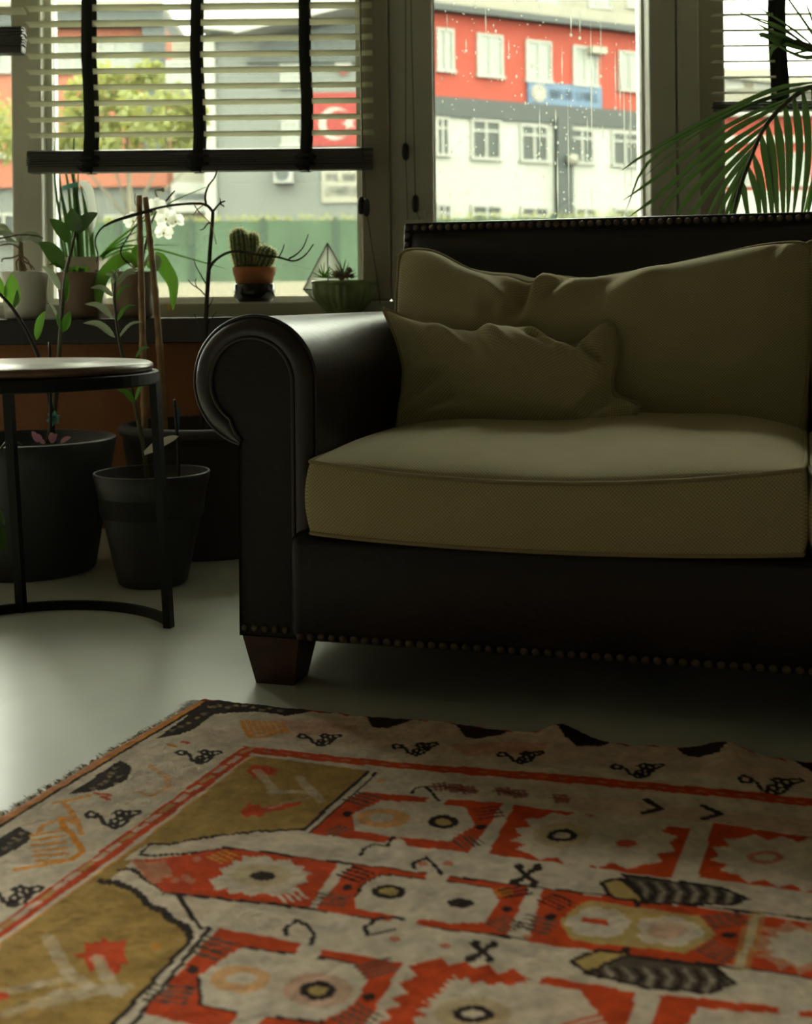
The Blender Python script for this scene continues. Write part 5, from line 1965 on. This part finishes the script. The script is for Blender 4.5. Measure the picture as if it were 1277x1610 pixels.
def orchid_leaf(t, pts, wpx, m, face=(0, -1, .4), fold=.14):
    q = [P(*p) for p in pts]
    return MB().blade(q, wpx * pts[0][2] / FPX, face, fold, strap_prof, 14).go('leaf', m, t, True)


# white pot, far left
c = Vector((P(39, 470, 3.79).x, 3.79, ZS))
t = thing('orchid_pot', 'white pot with a pale-leaved orchid and bare tangled roots, leftmost on the sill', 'plant', c)
tapered(t, c, .056, .068, .137, M['pot_white'], soil_m=M['bark_chips'])
stem(t, [(36, 428, 3.79), (34, 412, 3.79), (33, 396, 3.79), (33, 380, 3.79)], (.010, .006), M['root'], 'stump')
for k, pts in enumerate(([(34, 402, 3.79), (44, 410, 3.78), (50, 424, 3.77)], [(33, 404, 3.79), (26, 412, 3.78), (27, 425, 3.77)], [(34, 398, 3.79), (20, 405, 3.77), (5, 407, 3.76), (3, 412, 3.76)], [(35, 410, 3.79), (47, 416, 3.77), (55, 424, 3.77)], [(33, 392, 3.79), (22, 385, 3.78), (12, 384, 3.77), (0, 386, 3.77)], [(35, 406, 3.78), (38, 416, 3.76), (42, 425, 3.76)])):
    stem(t, pts, (.003, .002), M['root'], 'aerial_root')
for pts, w in (([(33, 383, 3.79), (18, 372, 3.77), (0, 368, 3.75), (-22, 374, 3.73)], 18), ([(34, 381, 3.79), (48, 376, 3.78), (58, 379, 3.76), (63, 386, 3.75)], 14), ([(33, 379, 3.79), (42, 369, 3.80), (55, 370, 3.80), (66, 378, 3.80)], 13), ([(32, 384, 3.79), (16, 376, 3.82), (2, 357, 3.84), (-18, 352, 3.86)], 16)):
    orchid_leaf(t, pts, w, M['leaf_pale'], (.1, -.6, .8))
stem(t, [(-20, 378, 3.74), (10, 373, 3.74), (32, 369, 3.74), (58, 371, 3.74), (68, 375, 3.74)], (.0028, .0016), M['twig'], 'dry_spike')

# taupe pot with bark
c = Vector((P(128, 470, 3.785).x, 3.785, ZS))
t = thing('succulent_pot', 'taupe pot with bark chips and small succulents beside the white pot', 'plant', c)
tapered(t, c, .058, .071, .134, M['pot_taupe'], soil=.006, soil_m=M['bark_chips'])
for k, (b, tip, w) in enumerate((((118, 432), (108, 420), 10), ((122, 432), (117, 417), 11), ((126, 432), (136, 419), 12), ((128, 432), (142, 424), 10), ((112, 432), (100, 426), 9), ((130, 433), (124, 421), 10))):
    leaf(t, b, tip, 3.77, 3.765, w, M['leaf_light'], .1, (0, -1, .6), .25)
for k, (px, py, r) in enumerate(((105, 428, .008), (152, 428, .009), (159, 429, .007), (146, 431, .007), (139, 431, .006))):
    p = P(px, py, 3.78)
    MB().lathe([(.001, -r), (r * .8, -r * .6), (r, 0), (r * .7, r * .5), (.001, r * .7)], p, 7, lambda a, i, k=k: 1 + .25 * math.sin(3 * a + k)).go('bark_chip', M['bark_chips'], t)

# square pale planter at the back with strap leaves
y_ = 3.945
p0, p1 = P(103, 405, y_), P(163, 405, y_)
c = Vector(((p0.x + p1.x) / 2, y_, 0.6555))
t = thing('grass_planter', 'square cream planter with long dark strap leaves behind the taupe pot', 'plant', c)
hw = (p1.x - p0.x) / 2
zt = p0.z
mb = MB()
for (r0_, r1_, z0_, z1_) in ((.9, 1.0, c.z, zt),):
    v = []
    for z, r in ((c.z, .88 * hw), (zt, hw), (zt, hw - .005), (zt - .03, hw - .007)):
        for sx, sy in ((-1, -1), (1, -1), (1, 1), (-1, 1)):
            v.append((c.x + sx * r, c.y + sy * r, z))
    f = [(3, 2, 1, 0)]
    for i in range(3):
        for k in range(4):
            f.append((4 * i + k, 4 * i + (k + 1) % 4, 4 * i + 4 + (k + 1) % 4, 4 * i + 4 + k))
    mb.add(v, f)
mb.go('pot', M['pot_cream'], t)
MB().box((c.x - hw + .006, c.y - hw + .006, zt - .035), (c.x + hw - .006, c.y + hw - .006, zt - .015)).go('soil', M['soil'], t)


def grass(t, pts, wpx, m, face=(0, -1, .3)):
    q = [P(*p) for p in pts]
    return MB().blade(q, wpx * 3.93 / FPX, face, .22, grass_prof, 14).go('leaf', m, t, True)


r7 = random.Random(21)
for pts, w in (([(107, 412), (96, 350), (87, 290), (86, 240), (88, 203)], 5), ([(112, 412), (104, 350), (96, 300), (93, 262)], 6), ([(120, 412), (113, 345), (107, 290), (100, 255)], 6.5), ([(126, 412), (119, 340), (116, 270), (117, 200)], 7),
               ([(128, 412), (124, 350), (118, 300), (110, 262)], 6), ([(132, 412), (127, 350), (122, 310), (119, 280)], 6), ([(138, 412), (136, 360), (132, 320), (126, 285)], 6), ([(145, 412), (142, 370), (136, 330), (129, 300)], 6), ([(150, 412), (146, 380), (145, 350), (141, 325)], 5),
               ([(104, 412), (95, 370), (94, 330), (96, 305)], 5), ([(116, 412), (110, 370), (103, 330), (92, 280)], 5), ([(123, 412), (121, 350), (122, 300), (124, 262)], 5)):
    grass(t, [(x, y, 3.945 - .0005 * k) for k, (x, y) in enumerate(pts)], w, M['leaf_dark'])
for pts, w in (([(152, 410), (180, 382), (220, 352), (270, 318), (338, 289)], 7), ([(153, 411), (175, 390), (205, 370), (230, 360)], 6), ([(154, 411), (180, 393), (220, 386), (286, 386)], 5.5), ([(155, 412), (190, 395), (240, 392), (295, 406), (356, 423)], 7), ([(156, 412), (185, 386), (230, 372), (260, 345)], 5), ([(152, 410), (170, 396), (200, 386), (240, 388)], 5)):
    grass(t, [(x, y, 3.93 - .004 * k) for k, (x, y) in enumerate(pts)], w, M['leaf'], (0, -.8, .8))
# pale gauze and teal ribbon tied to the leaves
MB().blade([P(124, 287, 3.93), P(136, 292, 3.93), P(143, 312, 3.93), P(146, 345, 3.935), P(140, 375, 3.94)], .026, (0.2, -1, 0), .2, strap_prof, 12).go('gauze_strip', M['white_stuff'], t, True)
MB().blade([P(98, 296, 3.925), P(108, 293, 3.915), P(122, 290, 3.92)], .014, (0, -1, 0.1), .1, lambda u: 1, 6).go('ribbon', M['teal_tie'], t, True)

# orchid in the brown pot
c = Vector((P(210, 470, 3.785).x, 3.785, ZS))
t = thing('orchid_pot', 'brown pot with a white flowering orchid and drooping green strap leaves', 'plant', c)
tapered(t, c, .054, .066, .134, M['pot_taupe'], soil=.012, soil_m=M['bark_chips'])
orchid_leaf(t, [(216, 420, 3.78), (205, 406, 3.77), (185, 412, 3.75), (164, 432, 3.74), (155, 460, 3.73), (156, 488, 3.725)], 21, M['leaf_light'], (.4, -1, .5))
orchid_leaf(t, [(232, 420, 3.78), (248, 407, 3.77), (262, 424, 3.75), (274, 448, 3.74), (272, 488, 3.73)], 24, M['leaf_light'], (-.5, -1, .4))
orchid_leaf(t, [(226, 422, 3.77), (236, 406, 3.75), (247, 412, 3.74), (246, 428, 3.73)], 17, M['leaf_pale'], (-.2, -.7, .7))
orchid_leaf(t, [(218, 422, 3.78), (200, 400, 3.80), (180, 404, 3.82), (164, 420, 3.83)], 12, M['leaf_pale'], (.2, -.7, .8))
orchid_leaf(t, [(222, 422, 3.79), (212, 398, 3.82), (222, 384, 3.85)], 12, M['leaf'], (.2, -1, .3))
leaf(t, (268, 478), (264, 488), 3.73, 3.725, 9, M['petal_center'], 0, name='withered_tip')
stem(t, [(224, 422, 3.78), (228, 390, 3.79), (240, 345, 3.80), (256, 322, 3.80), (275, 300, 3.80)], (.0034, .0026), M['stem_dark'], 'flower_spike')
stem(t, [(214, 425, 3.76), (190, 400, 3.75), (200, 375, 3.75), (222, 345, 3.76), (245, 330, 3.77)], (.0026, .0018), M['stem_dark'], 'flower_spike')
stem(t, [(252, 326, 3.80), (248, 312, 3.79), (244, 300, 3.79), (256, 299, 3.785)], (.0022, .003), M['leaf_pale'], 'bud_stalk')
MB().lathe([(.001, -.006), (.005, -.003), (.006, .001), (.003, .006), (.001, .008)], P(256, 299, 3.785), 9).go('bud', M['leaf_pale'], t, True)
r8 = random.Random(6)
for (px, py, s_, ry) in ((210, 347, 15, .4), (246, 326, 16, -.2), (262, 344, 17, .1), (258, 366, 14, -.3), (277, 348, 13, .5)):
    yy = 3.775 + r8.uniform(-.01, .01)
    cc = P(px, py, yy)
    fl_ = None
    k_px = yy / FPX
    mb = MB()
    for j, (a, ln, w) in enumerate(((90, 1.0, .75), (210, 1.0, .7), (330, 1.0, .7))):
        a = math.radians(a + ry * 20)
        d = Vector((math.cos(a), r8.uniform(-.25, .25), math.sin(a)))
        mb.blade([cc, cc + d * s_ * k_px * .6 + Vector((0, -.003, 0)), cc + d * s_ * k_px * ln], s_ * k_px * w, (ry, -1, .1), .08, lambda u: max(.2, math.sin(PI * min(1, .12 + u * .86)) ** .5), 6)
    sep = mb.go('flower', M['petal_white'], t, True)
    mb = MB()
    for a in (22, 158):
        a = math.radians(a + ry * 20)
        d = Vector((math.cos(a), r8.uniform(-.2, .1), math.sin(a)))
        mb.blade([cc + Vector((0, -.002, 0)), cc + d * s_ * k_px * .6 + Vector((0, -.006, 0)), cc + d * s_ * k_px * 1.05], s_ * k_px * 1.15, (ry, -1, .1), .06, lambda u: max(.25, math.sin(PI * min(1, .10 + u * .85)) ** .45), 7)
    mb.go('petals', M['petal_white'], sep, True)
    MB().lathe([(.0005, -.004), (.003, -.002), (.0034, .001), (.0005, .004)], cc + Vector((0, -.006, -.002)), 7).go('flower_lip', M['petal_center'], sep, True)

# ------------------------------------------------------------------ cactus
YC = 3.95
zc = 0.6555
cx_ = P(400, 450, YC).x
kp = YC / FPX
t = thing('potted_cactus', 'clump of three ribbed cacti in a terracotta pot inside a black glazed pot', 'cactus', (cx_, YC, zc))
h1, h2 = P(400, 446, YC).z - zc, P(400, 420, YC).z - zc
MB().lathe([(0, 0), (24 * kp, 0), (27 * kp, .003), (32 * kp, .014), (32.2 * kp, h1 - .002), (31.5 * kp, h1), (29 * kp, h1), (28.5 * kp, h1 - .01), (0, h1 - .012)], (cx_, YC, zc), 48).go('cover_pot', M['glaze_black'], t, True)
MB().lathe([(0, h1 - .012), (27 * kp, h1 - .012), (31.5 * kp, h1 + .5 * (h2 - h1)), (32.5 * kp, h1 + .5 * (h2 - h1)), (34.5 * kp, h2 - .001), (34 * kp, h2), (31 * kp, h2), (30.5 * kp, h2 - .006), (0, h2 - .008)], (cx_, YC, zc), 48).go('pot', M['terracotta'], t, True)


def cactus_column(base, tip, r, ribs=13, n=18):
    base, tip = Vector(base), Vector(tip)
    ax = (tip - base)
    l = ax.length
    ax.normalize()
    u = ax.cross(Vector((0, 1, 0))).normalized()
    w = ax.cross(u)
    v, f = [], []
    nk = ribs * 4
    sp = MB()
    rc = random.Random(int(l * 1e5))

    def rad(a):
        if a < .75: return r * (.70 + .30 * (min(1, a / .45)) ** .8)
        b = (a - .75) / .25
        return r * math.sqrt(max(0.0, 1 - b * b * .998))
    for i in range(n + 1):
        a = i / n
        a = 1 - (1 - a) ** 1.4
        for k in range(nk):
            th = 2 * PI * k / nk
            q = rad(a) * (1 + .10 * math.cos(ribs * th))
            v.append(base + ax * l * a + (u * math.cos(th) + w * math.sin(th)) * q)
    for i in range(n):
        for k in range(nk):
            f.append((i * nk + k, i * nk + (k + 1) % nk, (i + 1) * nk + (k + 1) % nk, (i + 1) * nk + k))
    body = build('cactus_stem', v, f, M['cactus'], t, True)
    rows = int(l / .0065)
    for g in range(ribs):
        th = 2 * PI * g / ribs
        for i in range(rows):
            a = 0.1 + .9 * (i + .5) / rows
            c_ = base + ax * l * a + (u * math.cos(th) + w * math.sin(th)) * rad(a) * 1.10
            out_ = ((u * math.cos(th) + w * math.sin(th)) * (1 if a < .8 else .5) + ax * (0 if a < .7 else (a - .7) * 4)).normalized()
            for j in range(8):
                dd = (out_ + Vector((rc.uniform(-.9, .9), rc.uniform(-.9, .9), rc.uniform(-.9, .9)))).normalized() * rc.uniform(.005, .010)
                sd = dd.orthogonal().normalized() * .0007
                sp.add([c_ - sd, c_ + sd, c_ + dd], [(0, 1, 2)])
    sp.go('spines', M['spine'], body, kind='stuff')


cactus_column(P(381, 424, YC - .008), P(374, 359, YC - .008), 13.5 * kp)
cactus_column(P(396, 424, YC + .018), P(397, 365, YC + .018), 10.5 * kp, 11)
cactus_column(P(408, 424, YC - .012), P(425, 388, YC - .014), 14 * kp, 13)

# ------------------------------------------------------------------ green bowl with little succulents
YB = 3.80
kb = YB / FPX
cb = Vector((P(541, 470, YB).x, YB, ZS))
zb_ = P(541, 441, YB).z - ZS
t = thing('ribbed_bowl', 'green glazed ribbed bowl of small spiky succulents on the sill beside the arm', 'bowl', cb)


def rib(a, i): return 1 + (.022 * math.cos(26 * a) if 3 < i < 8 else 0)


MB().lathe([(0, 0), (27 * kb, 0), (29 * kb, .003), (28 * kb, .012), (34 * kb, .024), (43 * kb, .042), (47.5 * kb, .062), (49.5 * kb, zb_ * .80), (50 * kb, zb_ * .88), (51.5 * kb, zb_ * .91), (52 * kb, zb_ * .97), (51 * kb, zb_), (49 * kb, zb_), (48 * kb, zb_ * .93), (0, zb_ * .88)], cb, 156, rib).go('bowl', M['glaze_green'], t, True)
v, f = [], []
MB().lathe([(0, zb_ * .885), (46 * kb, zb_ * .89), (30 * kb, zb_ * .96), (0, zb_ * .98)], cb, 30).go('soil', M['bark_chips'], t)
r9 = random.Random(5)
for (px, py, n_, ln, m_) in ((511, 437, 16, 22, 'leaf'), (538, 437, 14, 26, 'leaf_dark'), (526, 438, 10, 16, 'leaf_pale')):
    for j in range(n_):
        a = PI * (j + .5) / n_ + r9.uniform(-.1, .1)
        b = P(px + r9.uniform(-4, 4), py, YB - .02 + r9.uniform(-.02, .04))
        tip = b + Vector((math.cos(a) * ln * kb, r9.uniform(-.02, .02), math.sin(a) * ln * kb * r9.uniform(.8, 1.2)))
        MB().blade([b, (b + tip) / 2, tip], .0045, (0, -1, .2), .3, grass_prof, 5).go('succulent_leaf', M[m_], t, True)
for (px, py, r) in ((530, 431, .011), (545, 432, .011), (549, 424, .008), (537, 436, .010), (553, 434, .008)):
    p = P(px, py, YB - .03)
    MB().lathe([(.001, -r), (r * .7, -r * .7), (r, -r * .1), (r * .75, r * .6), (r * .3, r * .9), (.001, r)], p, 10, lambda a, i: 1 + .18 * math.sin(5 * a + i)).go('dried_pod', M['root'], t, True)

# ------------------------------------------------------------------ faceted glass terrarium behind the bowl
YT = 3.95
ap, lf, rt, ft = P(515, 382, YT), P(477, 455, YT), P(556, 455, YT), P(516, 474, YT)
fr_, bk = P(516, 456, YT - .055), P(514, 454, YT + .055)
ft.z = 0.658
t = thing('glass_terrarium', 'pointed glass terrarium with black metal edges behind the green bowl', 'terrarium', (ft.x, ft.y, 0.6555))
base = []
for q in (lf, fr_, rt, bk):
    d = ft + (Vector((q.x, q.y, ft.z)) - ft) * .55
    base.append(d)
eq = [lf, fr_, rt, bk]
for k in range(4):
    k2 = (k + 1) % 4
    c = (ap + eq[k] + eq[k2]) / 3
    n_ = (eq[k] - ap).cross(eq[k2] - ap).normalized() * .0008
    MB().add([ap, eq[k], eq[k2], ap + n_, eq[k] + n_, eq[k2] + n_], [(0, 1, 2), (5, 4, 3), (0, 3, 4, 1), (1, 4, 5, 2), (2, 5, 3, 0)]).go('pane', M['whitish_pane' if k < 2 else 'clear_glass'], t)
    MB().add([eq[k], base[k], base[k2], eq[k2]], [(0, 1, 2, 3)]).go('pane', M['clear_glass'], t)
    MB().tube([ap, eq[k]], .0018, 6).go('metal_edge', M['black_metal'], t)
    MB().tube([eq[k], eq[k2]], .0018, 6).go('metal_edge', M['black_metal'], t)
    MB().tube([eq[k], base[k]], .0018, 6).go('metal_edge', M['black_metal'], t)
    MB().tube([base[k], base[k2]], .0018, 6).go('metal_edge', M['black_metal'], t)
MB().add([b_ + Vector((0, 0, .0005)) for b_ in base] + [b_ + Vector((0, 0, .022)) + (b_ - ft) * .25 for b_ in base], [(3, 2, 1, 0), (4, 5, 6, 7), (0, 1, 5, 4), (1, 2, 6, 5), (2, 3, 7, 6), (3, 0, 4, 7)]).go('sand', M['pot_cream'], t)

# ================================================================== palm behind the sofa
YP = 3.32
pc = Vector((P(1330, 300, YP).x, YP, 0))
t = thing('potted_palm', 'feathery palm arching over the sofa back at the right edge', 'palm', pc)
round_pot(t, pc, .13, .17, .30, .012, M['pot_black'], soil=.03)
stem(t, [(1330, 835, YP), (1334, 600, YP), (1330, 400, YP)], (.030, .020), M['bark'], 'trunk')


def palm_leaf(pts, wpx, y0=YP, m='palm', face=(.2, -1, .5)):
    q = [P(p[0], p[1], y0 + (p[2] if len(p) > 2 else 0)) for p in pts]
    MB().blade(q, wpx * y0 / FPX, face, .22, lambda u: max(.05, min(1, .35 + 3 * u) * (1 - u ** 2.2) ** .8), 12).go('leaflet', M[m], t, True)


stem(t, [(1330, 420, YP), (1325, 250, YP), (1308, 160, YP), (1277, 137, YP - .02), (1245, 155, YP - .04), (1219, 179, YP - .06), (1198, 208, YP - .08), (1182, 246, YP - .09), (1167, 284, YP - .1), (1159, 312, YP - .1), (1154, 335, YP - .1)], (.009, .003), M['stem'], 'frond_stalk', 36)
for pts, w in (([(1280, 130), (1215, 142), (1110, 190), (1013, 244), (978, 268)], 9), ([(1262, 140), (1180, 165), (1080, 212), (1014, 262), (985, 330)], 8), ([(1240, 155), (1150, 195), (1060, 258), (1014, 292), (980, 315)], 8), ([(1228, 165), (1140, 215), (1045, 300), (988, 342)], 11), ([(1215, 182), (1120, 248), (1050, 318), (1040, 345)], 10),
               ([(1206, 196), (1130, 258), (1075, 320), (1062, 355)], 11), ([(1199, 210), (1135, 275), (1090, 335), (1080, 360)], 10), ([(1192, 225), (1140, 290), (1108, 350)], 10), ([(1186, 240), (1145, 305), (1122, 358)], 10), ([(1180, 255), (1150, 315), (1135, 360)], 9), ([(1173, 272), (1152, 325), (1144, 360)], 8), ([(1168, 285), (1156, 330), (1150, 362)], 7), ([(1275, 134), (1200, 158), (1100, 208), (1010, 280)], 6),
               ([(1167, 284), (1172, 320), (1180, 362)], 11), ([(1176, 262), (1190, 310), (1196, 362)], 13), ([(1184, 242), (1198, 300), (1206, 362)], 14), ([(1196, 212), (1208, 280), (1216, 365)], 16), ([(1206, 196), (1216, 270), (1224, 365)], 16), ([(1219, 180), (1228, 260), (1232, 365)], 16), ([(1234, 165), (1240, 240), (1238, 360)], 15), ([(1248, 152), (1256, 240), (1246, 350)], 15), ([(1262, 142), (1270, 240), (1258, 360)], 14), ([(1277, 136), (1284, 240), (1266, 362)], 14), ([(1292, 145), (1298, 250), (1280, 362)], 13)):
    palm_leaf([(x, y, -.05 - .01 * k) for k, (x, y) in enumerate(pts)], w)
palm_leaf([(1290, 250), (1275, 300), (1262, 345)], 10, m='leaf_light')
stem(t, [(1330, 420, YP), (1340, 230, YP), (1320, 110, YP), (1277, 75, YP + .02), (1235, 62, YP + .04), (1195, 56, YP + .05)], (.010, .004), M['stem'], 'frond_stalk', 28)
for pts, w in (([(1290, 84), (1240, 72), (1200, 57), (1192, 53)], 16), ([(1275, 74), (1230, 48), (1180, 28), (1136, 6)], 6), ([(1285, 78), (1245, 46), (1205, 20), (1165, -6)], 6), ([(1262, 68), (1220, 40), (1172, 24)], 7), ([(1295, 82), (1268, 40), (1240, 0), (1220, -30)], 6), ([(1300, 84), (1280, 40), (1262, -10)], 6), ([(1310, 90), (1290, 30), (1284, -30)], 6), ([(1250, 64), (1215, 52), (1185, 34)], 9), ([(1240, 62), (1215, 78), (1209, 96)], 8), ([(1280, 76), (1262, 82), (1238, 86)], 7), ([(1300, 82), (1270, 92), (1240, 82), (1205, 60)], 10), ([(1285, 80), (1240, 66), (1196, 50)], 9)):
    palm_leaf([(x, y, .03) for x, y in pts], w, m='palm', face=(0, -1, .7))
